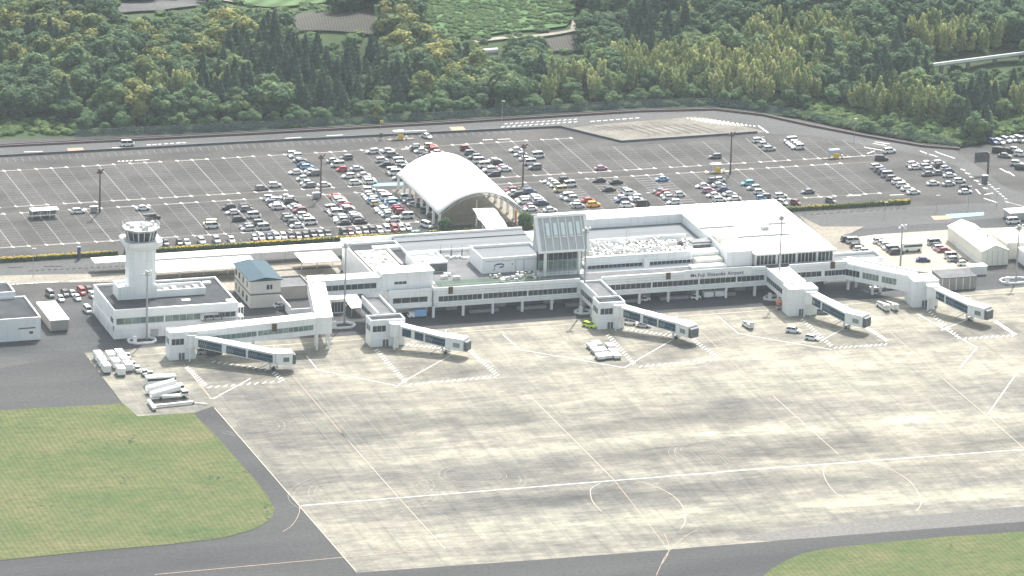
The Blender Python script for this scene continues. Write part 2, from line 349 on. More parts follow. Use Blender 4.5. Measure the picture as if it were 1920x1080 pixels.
# ================================================================== SETTING: terrain and paved ground
EDGE_PX = [(-400,286),(0,262),(480,247),(840,228),(1200,205),(1340,202),(1420,213),(1500,224),(1640,255),(1740,272),(1800,279),(1850,270),(1925,250),(2200,215)]
_e = [at(*p) for p in EDGE_PX]
EX = np.array([p.x for p in _e]); EY = np.array([p.y for p in _e])
def yedge(x): return np.interp(x, EX, EY)
BUMPS = [((60,95),7,38),((330,110),7,34),((745,90),8,26),((1290,70),6,34),((1700,50),9,55),((1480,60),6,40),((180,20),5,40)]
BUMPS = [(at(*p), a, r) for p, a, r in BUMPS]
def hz(x, y):
    x = np.asarray(x, float); y = np.asarray(y, float)
    d = np.clip((y-yedge(x))/30, 0, 1); d = d*d*(3-2*d)
    z = np.zeros_like(x)
    for p, a, r in BUMPS: z = z+a*np.exp(-((x-p.x)**2+(y-p.y)**2)/(2*r*r))
    z = z+1.0*np.sin(x*.043+y*.021)+.8*np.sin(x*.09-y*.07)
    far = np.clip((y-420)/500, 0, 1)
    return np.where(y < yedge(x)+.5, -.30, d*(z+1.0)+far*far*60)
xs = np.concatenate([np.linspace(-1500,-260,24), np.arange(-250,420,4.0), np.linspace(430,1800,26)])
ys = np.concatenate([np.array([60.,80,90]), np.arange(95,420,4.0), np.linspace(430,2600,34)])
GX, GY = np.meshgrid(xs, ys); GZ = hz(GX, GY)
nx, ny = len(xs), len(ys)
me = bpy.data.meshes.new('terrain')
me.from_pydata(np.stack([GX.ravel(), GY.ravel(), GZ.ravel()], 1).tolist(), [],
    [(j*nx+i, j*nx+i+1, (j+1)*nx+i+1, (j+1)*nx+i) for j in range(ny-1) for i in range(nx-1)])
me.materials.append(M['floor']); me.polygons.foreach_set('use_smooth', [True]*len(me.polygons))
tag(link(bpy.data.objects.new('terrain', me)), kind='structure')
q = MB(); q.quad((-3500,-3500,-.6),(3500,-3500,-.6),(3500,3500,-.6),(-3500,3500,-.6)); tag(q.build('ground', M['grass']), kind='structure')
def sheet(name, pts, z, mt):
    """flat paved sheet through ground points given in photograph pixels or as Vectors"""
    P = [(at(*p) if not isinstance(p, Vector) else p) for p in pts]
    bmm = bmesh.new(); bmm.faces.new([bmm.verts.new((p.x, p.y, z)) for p in P])
    bmesh.ops.triangulate(bmm, faces=bmm.faces[:])
    for f in bmm.faces:
        if f.normal.z < 0: f.normal_flip()
    me = bpy.data.meshes.new(name); bmm.to_mesh(me); bmm.free(); me.materials.append(mt)
    return tag(link(bpy.data.objects.new(name, me)), kind='structure')
def ground(px, py):
    """terrain point seen at a pixel"""
    p = at(px, py)
    for i in range(12): p = at(px, py, .5*p.z+.5*float(hz(p.x, p.y)))
    return p
V = lambda x, y: Vector((x, y, 0))
edge_in = [V(EX[i], EY[i]) for i in range(len(EX))]
sheet('car_park', [V(-420,-60), V(460,-60)]+edge_in[::-1]+[V(-420,EY[0])], 0.0, M['asph'])
# outer road
up = [(-300,294),(0,278),(480,252),(840,232),(1200,210),(1340,207),(1430,217),(1520,237),(1624,257),(1728,275),(1789,281)]
lo = [(1853,363),(1845,357),(1797,313),(1755,297),(1682,282),(1599,268),(1520,254),(1420,249.5),(1165,267),(1050,239),(840,249),(480,267),(0,294),(-300,311)]
sheet('outer_road', up+[(1841,317),(1878,347),(1925,366),(1960,395),(1900,405),(1872,395)]+lo, .02, M['road'])
sheet('bus_bay', [(1060,241),(1165,266),(1420,248.5),(1437,247),(1330,222),(1300,219),(1140,232)], .04, M['bay'])
k = MB()
for pth, wd in ((lo[7:], 1.3), (up, .7)):
    k.strip([at(*p) for p in pth], wd, .06)
tag(k.build('road_kerb', M['shade']), kind='structure')
# kerb upstand of the road above the car park and light concrete gutter
low_wall = MB()
P = [at(*p) for p in lo[7:]]
for a, b_ in zip(P[:-1], P[1:]): low_wall.beam((a.x,a.y,0),(b_.x,b_.y,0), .35, .7)
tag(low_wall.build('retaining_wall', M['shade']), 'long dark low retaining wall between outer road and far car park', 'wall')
# terminal forecourt
sheet('forecourt_road', [V(-200,55.5), V(170,55.5), V(190,52), V(205,38), V(150,36.5), V(100,35), V(-200,35)], .03, M['road'])
sheet('parking_access_lane', [(-150,520),(240,512),(640,486),(640,497),(240,528),(-150,534)], .04, M['pave'])
sheet('forecourt_paving', [V(-96,31), V(-46,31), V(-46,8), V(-68,8), V(-72,12), V(-96,19)], .04, M['pave'])
sheet('hall_paving', [V(-6,66), V(-6,108), V(26,108), V(26,66)], .03, M['pave'])
sheet('cross_walk_paving', [V(8,56), V(8,67), V(18,67), V(18,56)], .04, M['pave'])
sheet('side_paving', [(1500,405),(1540,425),(1620,425),(1590,440),(1600,470),(1640,500),(1590,500),(1570,485)], .05, M['pave'])
sheet('staff_car_park', [(1590,444),(1700,433),(1930,425),(1930,470),(1800,520),(1640,497),(1600,470)], .04, M['pavel'])
sheet('service_lane', [(1582,440),(1640,428),(1740,420),(1870,409),(1930,404),(1930,424),(1760,432),(1640,440),(1590,447)], .055, M['roadd'])
# airside
sheet('airside_asphalt_and_shade', [(-200,600),(190,560),(330,575),(620,560),(640,600),(1100,570),(1700,520),(2000,510),(2000,545),(1785,549),(1500,585),(1100,600),(1040,606),(620,642),(160,662),(-200,700)], .03, M['roadd'])  # asphalt; before the terminal mostly its shadow, put into the dark colour
sheet('taxiway', [(-400,690),(0,690),(158,664),(230,758),(258,781),(362,775),(400,762),(561,949),(668,1060),(900,1030),(1240,1005),(1560,980),(2150,930),(2150,1300),(-400,1300)], .02, M['taxi'])
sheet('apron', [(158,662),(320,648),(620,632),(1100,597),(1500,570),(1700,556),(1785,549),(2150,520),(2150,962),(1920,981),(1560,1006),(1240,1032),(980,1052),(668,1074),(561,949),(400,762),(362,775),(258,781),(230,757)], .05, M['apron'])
sheet('taxiway_edge', [(1370,1012),(1480,992),(1640,974),(1905,951),(2150,930),(2150,962),(1920,981),(1560,1006),(1450,1015)], .07, M['taxil'])
sheet('taxiway_shoulder', [(1357,1024),(1560,1006),(2150,961),(2150,1300),(1180,1300),(1240,1100),(1300,1050)], .09, M['taxi'])
gl = [(-400,812),(0,770),(232,757),(258,781),(362,774),(418,832),(478,899),(506,936),(515,955),(511,968),(503,977),(488,987),(471,995),(418,1009),(319,1021),(160,1035),(0,1051),(-400,1092)]
sheet('grass_infield', gl, .11, M['grass'])
gr = [(1431,1080),(1447,1067),(1467,1055),(1502,1039),(1552,1029),(1630,1020),(1771,1007),(1920,997),(2150,975),(2150,1300),(1300,1300),(1400,1110)]
sheet('grass_strip', gr, .11, M['grass'])
# fields beyond the wood
def field(name, pts, mt):
    P = [ground(*p) for p in pts]; c = sum(P, Vector())/len(P)
    # drape: fan of small quads lifted just above the terrain
    bmm = bmesh.new(); bmm.faces.new([bmm.verts.new((p.x,p.y,0)) for p in P])
    bmesh.ops.triangulate(bmm, faces=bmm.faces[:])
    bmesh.ops.subdivide_edges(bmm, edges=bmm.edges[:], cuts=9, use_grid_fill=True)
    for v in bmm.verts: v.co.z = float(hz(v.co.x, v.co.y))+.9
    bmm.normal_update()
    for f in bmm.faces:
        if f.normal.z < 0: f.normal_flip()
    me = bpy.data.meshes.new(name); bmm.to_mesh(me); bmm.free(); me.materials.append(mt)
    return tag(link(bpy.data.objects.new(name, me)), kind='structure')
field('tea_field', [(800,-40),(1075,-40),(1080,30),(1062,52),(960,62),(900,72),(820,70),(770,20)], M['tea'])
field('ploughed_field', [(545,40),(560,30),(715,22),(725,48),(700,70),(560,62)], M['soil'])
field('meadow', [(380,-40),(640,-40),(620,8),(510,18),(400,0)], M['meadow'])
field('vegetable_plot', [(1015,78),(1085,66),(1092,98),(1040,100)], M['soil'])
field('farm_road', [(195,14),(300,2),(395,0),(380,14),(300,24),(215,30)], M['road'])
def path(name, pts, wd, mt, dz=.8):
    P = [ground(*p) for p in pts]; Q = []
    for a, b_ in zip(P[:-1], P[1:]):
        for i in range(8): Q.append(a.lerp(b_, i/8))
    Q.append(P[-1]); o = MB().strip(Q, wd, 0).build(name, mt)
    for v in o.data.vertices: v.co.z = float(hz(v.co.x, v.co.y))+dz
    return tag(o, kind='structure')
path('farm_track', [(1030,-20),(1042,20),(1078,45),(1075,60),(1030,68),(940,75),(890,82)], 2.2, M['pave'])
path('field_track', [(405,2),(500,16),(600,6),(680,-10)], 2.0, M['pave'])
# ================================================================== painted markings
def poly_px(mb, pts, wd, z, mi=0): mb.strip([at(*p) for p in pts], wd, z, mi)
def curve(pts, n=10):
    """Catmull-Rom through pixel points"""
    out = []; P = [Vector(p) for p in pts]; P = [2*P[0]-P[1]]+P+[2*P[-1]-P[-2]]
    for i in range(1, len(P)-2):
        for t in range(n):
            t /= n; a, b_, c, d = P[i-1:i+3]
            v = .5*((2*b_)+(c-a)*t+(2*a-5*b_+4*c-d)*t*t+(3*b_-a-3*c+d)*t**3); out.append((v.x, v.y))
    return out+[(P[-2].x, P[-2].y)]
ap = MB()      # 0 white 1 orange 2 pale yellow 3 faded
poly_px(ap, [(565,948.5),(920,920),(1400,881.5),(1920,843),(2100,829)], .36, .09, 0)
poly_px(ap, [(192,671.5),(845,624),(1452,581),(2000,541)], .40, .09, 2)
for pts, mi in (([(545,700),(657,832)],1),([(640,812),(746,932),(835,1030)],2),([(930,682),(998,747)],3),([(998,747),(1152,901)],2),([(1152,901),(1245,1020)],1),
                ([(1310,618),(1400,705)],1),([(1449,742),(1572,852)],2),([(1668,622),(1770,712)],1),([(1770,712),(1848,778),(1926,846)],2)):
    poly_px(ap, pts, .20 if mi != 3 else .13, .10, mi)
for c in ([(1128,905),(1110,915),(1107,925),(1112,942),(1128,960)], [(1195,902),(1235,915),(1268,935),(1283,958),(1284,980),(1276,992)],
          [(1552,870),(1544,882),(1548,900),(1564,922),(1580,932)], [(1625,866),(1665,878),(1702,900),(1722,925),(1727,945),(1718,958)],
          [(762,955),(742,968),(738,985),(745,1005),(760,1020)], [(800,952),(840,970),(862,990),(862,1015),(848,1030)]):
    poly_px(ap, curve(c), .19, .10, 2 if c[0][0] > 1000 else 3)
for c in ([(1310,992),(1280,1010),(1250,1040),(1230,1080)], [(1245,1000),(1253,1020),(1252,1040),(1238,1062)], [(562,950),(560,965),(548,985),(530,998)]):
    poly_px(ap, curve(c), .16, .12, 1)
poly_px(ap, [(290,1078),(640,1046),(780,1034)], .30, .115, 1)
poly_px(ap, [(402,765),(561,949),(668,1072)], .22, .10, 2)
# parking stand guide lines
for pts in ([(575,668),(596,694),(745,724)], [(943,628),(975,656),(1170,690)], [(1347,594),(1385,626),(1465,640),(1560,656)], [(1800,690),(1832,652)], [(1853,776),(1912,692)], [(1718,588),(1832,652)],
            [(393,748),(400,748),(470,710)], [(745,724),(760,714),(850,664)], [(1170,690),(1265,635)], [(1538,640),(1590,612)], [(1765,620),(1820,597)]):
    poly_px(ap, pts, .28, .105, 0)
def zebra(a, b_, n, ln=2.1, wd=.44, sk=.55):
    n = round(n*.8) if n > 12 else n
    A, B = at(*a), at(*b_); d = (B-A).normalized(); q = Vector((-d.y, d.x, 0))
    for i in range(n):
        c = A.lerp(B, (i+.5)/n); e = Vector((.707,.707,0))
        ap.strip([c-e*ln/2, c+e*ln/2], wd, .11, 0)
for a, b_, n in (((349,688),(386,724),11),((386,727),(532,715),13),((532,715),(512,698),5),((505,695),(395,678),13),
                 ((704,655),(762,718),20),((764,722),(935,706),19),((935,706),(880,656),17),((760,646),(835,655),9),
                 ((1138,627),(1190,684),18),((1196,688),(1350,674),17),((1350,674),(1298,636),14),((1172,617),(1260,630),10),
                 ((1502,598),(1560,650),18),((1562,653),(1665,646),11),((1665,640),(1620,612),12),
                 ((1737,580),(1800,636),18),((1804,636),(1905,629),10),((1905,629),(1865,602),12)):
    zebra(a, b_, n)
poly_px(ap, [(345,684),(396,748)], .35, .10, 1)
for s_ in ((930,872,40),(890,893,36),(1330,840,30),(470,790,18),(520,800,22),(850,820,30)):
    pass
tag(ap.build('apron_markings', [M['mkw'], M['mko'], M['mky'], M['mkwf']]), kind='structure')
ty = MB()     # pale swirls left by vehicles turning on the concrete
for cx, cy, r0 in ((895,890,9),(905,893,5),(880,900,14),(1330,845,8),(1345,850,12),(830,818,7),(700,925,16),(690,930,20),(720,910,12),(470,800,8),(500,795,5),(1050,880,10)):
    c = at(cx, cy); a0 = random.random()*6; L = random.uniform(2.2, 4.6)
    for dr in (0, 1.6):
        ty.strip([(c.x+(r0+dr)*math.cos(a0+L*i/30), c.y+(r0+dr)*.9*math.sin(a0+L*i/30)) for i in range(31)], .085, .115)
for cx, cy, ln in ((640,800,60),(655,800,60),(560,770,50),(1310,860,14),(1318,858,14),(1345,852,16),(1350,850,16),(700,800,55),(620,830,40)):
    c = at(cx, cy); ty.strip([(c.x+.3*random.random(), c.y-ln/2), (c.x, c.y+ln/2)], .07, .115)
tag(ty.build('tyre_marks', M['gutterl']), kind='structure')
# ---- car park lattice
XK = lambda k: -106.3+15.53*k
STALL = 2.58
pk = MB()    # 0 white 1 faded 2 beige
def ytop(x): return 153.6 if x < 68 else float(np.interp(x, [68,82,133,160,175],[153.6,141,143,133,118]))
for y in (153.9, 114.3, 106.9, 72.4):
    x1 = 66 if y > 150 else (158 if y > 100 else 150)
    pk.strip([(-300,y),(x1,y)], .8, .02, 2)
for k_ in range(-9, 18):
    x = XK(k_)
    for (y0, y1, lot) in ((115, ytop(x)-.6, 'u'), (73, 106.2, 'l')):
        if lot == 'l' and (k_ in (7, 8) or k_ > 16): continue
        if y1-y0 < 6: continue
        pk.strip([(x,y0),(x,y1)], .30, .025, 1)
        n_ = int((y1-y0)/STALL); thick = lot == 'l' and 9 <= k_ <= 12
        for s_ in (-1, 1):
            for i in range(n_+1):
                y = y0+i*STALL
                pk.strip([(x+s_*.4,y),(x+s_*5,y)], .42 if thick else .13, .025, 1)
            pk.strip([(x+s_*5,y0),(x+s_*5,y1)], .12, .024, 1)
        for yy, yo in ((y0, -1), (y1, 1)):
            if lot == 'u' and yo > 0 and x > 68: continue
            pk.strip([(x-5,yy+yo*.9),(x+5,yy+yo*.9)], .16, .03, 0)
            for dx in (-5, 0, 5): pk.strip([(x+dx-.3,yy+yo*.9+1.0),(x+dx+.3,yy+yo*.9-.4)], .6, .032, 0)
for i in range(120):                               # faint single row along the outer road
    x = -170+i*STALL
    if x < 55: pk.strip([(x,163.5),(x+.3,168.2)], .14, .025, 1)
for i in range(46):                                # front row along the hedge
    pk.strip([(-75+i*2.58,60.5),(-75+i*2.58,66)], .14, .025, 1)
# lane words, arrows and stop bars as the photo shows them (blocks of strokes too worn to read)
for (px0, py0, px1, py1, n_) in ((220,302.5,250,301,4),(710,282,742,280.5,5),(905,262.5,925,261.5,5)):
    for i in range(n_):
        a = at(px0+(px1-px0)*(i+.1)/n_, py0+(py1-py0)*i/n_); b_ = at(px0+(px1-px0)*(i+.75)/n_, py0+(py1-py0)*i/n_)
        pk.strip([a, b_], .8, .03, 0)
for a, b_ in (((252,301),(280,299.5)),((752,280),(776,278.5)),((933,261.5),(957,260.5)),((45,285),(80,284)),((210,277.5),(240,277)),((452,265),(486,263)),((535,259.5),(565,257.5)),((612,254.5),(643,253)),((760,246),(800,244.5)),
              ((1668,366),(1694,365),),((1587,367.5),(1614,366.5)),((1640,266),(1668,270)),((1637,269),(1662,273)),((1742,289),(1758,294)),((1753,284),(1770,290)),((1620,276),(1660,283)),((1626,288),(1640,283))):
    pk.strip([at(*a), at(*b_)], .45, .04, 0)
for i in range(9):
    a = at(247+i*11.5, 278.8-i*.65); pk.strip([a, a+Vector((random.uniform(.8,1.6),.05,0))], .7, .04, 0)
for i in range(7):
    a = at(275+i*11, 272-i*.7); pk.strip([a, a+Vector((random.uniform(.8,1.6),.05,0))], .6, .04, 0)
for i in range(14):                                # hatched slow-down marks on the outer road
    a = at(940+i*10.5, 239-i*.75); pk.strip([a, a+Vector((1.3,.9,0))], .5, .04, 0)
    a = at(946+i*10, 233-i*.65); pk.strip([a, a+Vector((1.3,.8,0))], .4, .04, 0)
for i in range(8):
    a = at(1107+i*12, 228-i*.9); pk.strip([a, a+Vector((1.5,.1,0))], .6, .06, 0)
for i in range(17):                                # white hatching on the bus bay
    t = i/16; a = at(1290+t*125, 222+t*14.5); ln = .8+3.2*math.sin(math.pi*min(1,t*1.05)**.8)
    pk.strip([a+Vector((0,ln*.55,0)), a+Vector((-.3,-ln*.75,0))], .62, .07, 0)
for i in range(11):
    a = at(1110+i*19, 237-i*.4); pk.strip([a, a+Vector((5.5,-12 if i > 2 else -6,0))], .5, .065, 3)
poly_px(pk, [(1422,236),(1440,249)], .6, .07, 0); poly_px(pk, [(1258,227),(1345,248)], .3, .07, 1)
for i in range(16):                                # give-way dashes below the right hedge
    a = at(1505+i*12.5, 404-i*.8); pk.strip([a, a+Vector((1.7,.9,0))], .35, .03, 0)
for i in range(16):
    a = at(55+i*11.5, 508-i*.55); pk.strip([a, a+Vector((1.0,0,0))], .5, .03, 0)
for i in range(11):
    a = at(12+i*9, 534-i*.5); pk.strip([a, a+Vector((1.3,.2,0))], .5, .05, 0)
for i in range(11):
    a = at(130+i*7.5, 528-i*.5); pk.strip([a, a+Vector((.9,.3,0))], .55, .05, 0)
for a, b_ in (((82,500),(118,499)),((15,502),(42,501)),((1830,355),(1838,364)),((1846,365),(1862,362))): pk.strip([at(*a), at(*b_)], .5, .03, 0)
for i in range(8):                                 # pedestrian crossings by the right junction
    a = at(1885+i*7, 378+i*1.8); pk.strip([a, a+Vector((1.2,-2.2,0))], .45, .04, 0)
    a = at(1848+i*5, 341+i*4.4); pk.strip([a, a+Vector((.5,-1,0))], .5, .04, 0)
for i in range(6):
    a = at(1801+i*8.5, 317+i*7); pk.strip([a, a+Vector((.9,-1.7,0))], .6, .04, 0)
for a, b_ in (((1725,283),(1738,288)),((1757,286),(1790,297)),((1875,316),(1890,324)),((1890,322),(1902,330)),((1845,372),(1870,380))): pk.strip([at(*a), at(*b_)], .5, .04, 0)
tag(pk.build('car_park_markings', [M['mkw'], M['mkwf'], M['gutter'], M['roadd']]), kind='structure')
cm = MB()
for pts, mi in (([(125,278.5),(155,277),(159,284.5),(130,286)],0), ([(842,238.5),(868,237.5),(874,244.5),(848,246)],0), ([(1745,405.5),(1775,404.5),(1785,411),(1752,413)],0),
                ([(1772,402),(1845,398),(1845,404),(1782,410)],1), ([(700,344),(757,342),(757,348),(700,350)],1), ([(770,432),(786,431),(790,437),(774,438)],1)):
    P = [at(*p) for p in pts]; cm.quad(*[(p.x,p.y,.08) for p in P], mi=mi)
tag(cm.build('coloured_road_patches', [M['mkr'], M['mkb']]), kind='structure')
# ================================================================== BUILDINGS
def band(root, a, b_, z0, z1, step=1.6, gl='glass', name='window_band', out=.05, jam=.06, zb=None):
    """ribbon window between ground points a,b (outside is to the right of a->b), with mullions; zb: heights at b for sloping bands"""
    a = Vector((a[0],a[1],0)); b_ = Vector((b_[0],b_[1],0)); d = (b_-a); L = d.length; d.normalize(); o = Vector((d.y,-d.x,0))
    zb = zb or (z0, z1)
    g = MB(); p0, p1 = a+o*out, b_+o*out
    g.loft([[(a.x,a.y,z0),(p0.x,p0.y,z0),(p0.x,p0.y,z1),(a.x,a.y,z1)], [(b_.x,b_.y,zb[0]),(p1.x,p1.y,zb[0]),(p1.x,p1.y,zb[1]),(b_.x,b_.y,zb[1])]])
    w_ = g.build(name, M[gl], root)
    mu = MB(); n = max(1, round(L/step))
    for i in range(n+1):
        t = i/n; c = a+d*(L*t); q = d*(jam/2); e = o*(out+.04)
        za, zc = z0+(zb[0]-z0)*t, z1+(zb[1]-z1)*t
        mu.loft([[c-q+Vector((0,0,za)), c+q+Vector((0,0,za)), c+q+Vector((0,0,zc)), c-q+Vector((0,0,zc))], [c-q+e+Vector((0,0,za)), c+q+e+Vector((0,0,za)), c+q+e+Vector((0,0,zc)), c-q+e+Vector((0,0,zc))]])
    for zo in ((z0-.05,zb[0]-.05),(z1-.05,zb[1]-.05)):
        mu.loft([[(a+o*(out-.02))+Vector((0,0,zo[0])), (a+o*(out+.08))+Vector((0,0,zo[0])), (a+o*(out+.08))+Vector((0,0,zo[0]+.06)), (a+o*(out-.02))+Vector((0,0,zo[0]+.06))], [(b_+o*(out-.02))+Vector((0,0,zo[1])), (b_+o*(out+.08))+Vector((0,0,zo[1])), (b_+o*(out+.08))+Vector((0,0,zo[1]+.06)), (b_+o*(out-.02))+Vector((0,0,zo[1]+.06))]])
    mu.build('window_frame', M['wall'], w_)
    return w_
def ring(mb, x0, x1, y0, y1, z0, z1, t=.35, mi=0):
    """parapet round a flat roof"""
    mb.box(x0,x1,y0,y0+t,z0,z1,mi); mb.box(x0,x1,y1-t,y1,z0,z1,mi)
    mb.box(x0,x0+t,y0+t,y1-t,z0,z1,mi); mb.box(x1-t,x1,y0+t,y1-t,z0,z1,mi)
T = empty('terminal_building', (20,-24,0), 'long white airport terminal with dark ribbon windows and large white roof', 'airport terminal')
# ground floor and undercroft
g = MB(); g.box(-45.2,95,-16.6,28.6,0,8.55)
g.build('main_block', M['wall'], T)
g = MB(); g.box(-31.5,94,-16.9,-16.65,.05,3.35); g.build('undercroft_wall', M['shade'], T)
for x in np.arange(-26, 92, 7.6):
    g = MB(); g.box(x,x+3.4,-17.15,-16.9,.05,2.7); g.build('loading_door', M['equip'] if int(x) % 3 else M['equipd'], T)
for x in np.arange(-31.8, 96, 9.2):
    g = MB(); g.box(x-.35,x+.35,-23.3,-22.6,0,3.4); g.build('column', M['wall'], T)
for x in np.arange(-20, 70, 15.0):
    g = MB(); g.box(x,x+9,-21.5,-20.3,.05,.9); g.build('baggage_belt', M['steel'], T)
# concourse strip
g = MB(); g.box(-31.9,98.8,-23.8,-16.6,3.4,4.95); g.box(-31.9,98.8,-23.55,-16.6,4.95,6.75); g.box(-31.9,98.8,-23.8,-16.6,6.75,8.5)
g.box(-45.6,-32.3,-22.9,-16.6,3.4,4.95); g.box(-45.6,-32.3,-22.65,-16.6,4.95,6.75); g.box(-45.6,-32.3,-22.9,-16.6,6.75,8.5)
g.build('concourse', M['wall'], T)
g = MB()
for x0, x1 in ((-31.9,13.4),(20.2,72.4),(79.9,98.8)): g.box(x0,x1,-23.8,-23.4,8.5,9.4)
g.box(-45.6,-32.3,-22.9,-22.5,8.5,9.2); g.box(-32.3,-31.9,-23.8,-16.6,8.5,9.6)
g.build('concourse_parapet', M['parapet'], T)
g = MB(); g.box(-31.9,98.8,-23.4,-16.7,8.5,8.56); g.build('concourse_roof', M['rooflink'], T)
g = MB()
for z in (4.0,4.5,7.4,8.1): g.box(-31.9,98.8,-23.84,-23.8,z,z+.08)
g.build('panel_joints', M['equip'], T)
for x0, x1 in ((-30.5,-17),(-16.6,-3),(-2.6,12.6),(21.5,36),(36.4,51),(51.4,63),(63.4,72),(80.5,90.5)):
    band(T, (x0,-23.55), (x1,-23.55), 5.0, 6.7, 1.55)
band(T, (-44.3,-22.65), (-33.6,-22.65), 5.0, 6.7, 2.4)
band(T, (91.5,-23.55), (98.3,-23.55), 5.0, 6.7, 1.2)
for px, py in ((846,546),(1252,517),(1568,503)):
    p = at(px, py, 8.3); g = MB(); g.box(p.x-.7,p.x+.7,-24.0,-23.82,7.3,9.5); s_ = g.build('gate_sign', M['signb'], T)
    g = MB(); g.box(p.x-.28,p.x+.28,-24.06,-24.0,7.9,8.9); g.build('sign_panel', M['signb'], s_)
# airport name on the parapet
cu = bpy.data.curves.new('lettering', 'FONT'); cu.body = 'Mt.Fuji Shizuoka Airport'; cu.size = 1.75; cu.extrude = .05; cu.space_character = 1.12; cu.offset = .02
fo = bpy.data.objects.new('lettering_curve', cu); link(fo); bpy.context.view_layer.update()
lm = bpy.data.meshes.new_from_object(fo.evaluated_get(bpy.context.evaluated_depsgraph_get())); bpy.data.objects.remove(fo)
p = at(1291, 517, 7.5); wdt = max(v.co.x for v in lm.vertices)
g = MB(); g.box(p.x-2,p.x+19.5,-24.0,-23.82,7.0,9.75); g.build('name_board', M['parapet'], T)
lo_ = link(bpy.data.objects.new('lettering', lm)); lm.materials.clear(); lm.materials.append(M['navy'])
lo_.rotation_euler = (R(90),0,0); lo_.scale = (16.9/wdt, 16.9/wdt*1.0, 1); lo_.parent = T; lo_.location = Vector((p.x, -24.06, 7.55))-T.location
# west block: roof recess with plant, louvred housing
g = MB(); ring(g, -45.7,-29.5,-6.5,25.5,8.55,9.3); g.box(-45.7,-45.2,-16.6,25.5,0,8.55); g.build('west_block_parapet', M['parapet'], T)
g = MB(); g.box(-45.2,-30,-6,25,8.55,8.62); g.build('west_roof', M['roofd'], T)
g = MB()
g.box(-44.4,-35.0,-6,18.5,8.62,9.0); g.build('west_roof_membrane', M['gravel'], T)
g = MB(); g.box(-38.5,-29.8,17.5,20.2,8.62,9.7); g.box(-34.6,-33.9,2,17,8.62,9.5); g.build('roof_duct', M['equipw'], T)
g = MB(); ring(g, -32.4,-22.6,-6.5,4.5,8.6,11.8); g.box(-32.1,-22.9,-6.2,4.2,8.6,10.9); g.build('plant_housing', M['wall'], T)
h_ = MB()
for z in np.arange(9.0,11.2,.28): h_.box(-32.2,-22.8,-6.58,-6.5,z,z+.14)
h_.box(-32.3,-22.7,-6.54,-6.5,8.8,11.3); h_.build('louvres', M['equipd'], T)
for i in range(26):
    g = MB(); x, y = random.uniform(-44,-36), random.uniform(-5,17); s_ = random.uniform(.3,.9); g.box(x,x+s_,y,y+s_*1.6,9.0,9.0+s_*.6); g.build('roof_unit', M['gravel'] if i % 2 else M['equipw'], T)
for i in range(8):
    g = MB(); x, y = random.uniform(-31.5,-24.5), random.uniform(-5,2.5); g.box(x,x+1.3,y,y+1.2,10.9,10.9+random.uniform(.4,1)); g.build('roof_unit', M['equipw'], T)
# upper white lounge over the concourse and its small window
g = MB(); g.box(-47.3,-31.6,-21.3,-15.2,8.9,13.9); g.build('upper_lounge', M['wall'], T)
g = MB(); g.box(-47.6,-31.3,-21.6,-14.9,13.9,14.15); g.box(-46.9,-33,-19.6,-19.4,14.15,14.25); g.build('lounge_roof', M['roofw'], T)
band(T, (-43.6,-21.3), (-39.8,-21.3), 10.5, 11.4, 1.25)
# observation deck
g = MB(); g.box(-29.4,3.2,-23.3,-15.5,8.57,8.66); g.build('deck_turf', M['turf'], T)
g = MB(); g.box(-29.4,3.2,-15.5,12.6,8.57,8.68); g.build('deck_paving', M['rooflink'], T)
g = MB(); g.box(-29.4,12,13.0,24.0,8.6,8.9); g.box(-29.4,12,24.0,28.7,8.6,9.2); g.build('north_roof', M['roofg'], T)
g = MB(); g.box(-45.7,12,28.7,29.2,8.5,9.9); g.box(-29.4,12,12.7,13.0,8.6,9.5); g.build('north_parapet', M['parapet'], T)
for i, px in enumerate((826,846,866,886)):
    p = at(px, 482, 8.7); g = MB(); g.box(p.x-.15,p.x+.15,p.y-.15,p.y+.15,8.68,11.0); g.tube((p.x,p.y,11),(p.x,p.y,12.6),.05); g.build('deck_post', M['equipd'], T)
for i in range(15):
    p = at(836+i*4.2, 484+random.uniform(-1.5,1.5), 8.7); g = MB(); g.box(p.x-.3,p.x+.3,p.y-.4,p.y+.4,8.68,9.3); g.build('deck_planter', M['equipw'], T)
for px, py in ((838,517),(833,522),(856,523),(822,487)):
    p = at(px, py, 8.7); g = MB(); g.box(p.x-1.0,p.x+1.0,p.y-.5,p.y+.5,8.68,9.6); g.build('deck_bench', M['equipw'], T)
g = MB()
for x in np.arange(-29, 3, 1.5): g.tube((x,-23.1,8.6),(x,-23.1,9.9),.03, 4)
g.tube((-29.4,-23.1,9.9),(3.2,-23.1,9.9),.05,4); g.build('deck_railing', M['steel'], T)
for i in range(30):
    g = MB(); x = random.uniform(-12, 3); y = random.uniform(-20.5, -13.5); g.box(x,x+random.uniform(.3,1.2),y,y+.5,8.66,8.66+random.uniform(.4,1.1), 0 if random.random() < .7 else 1); g.build('deck_table', [M['equipw'], M['gravel']], T)
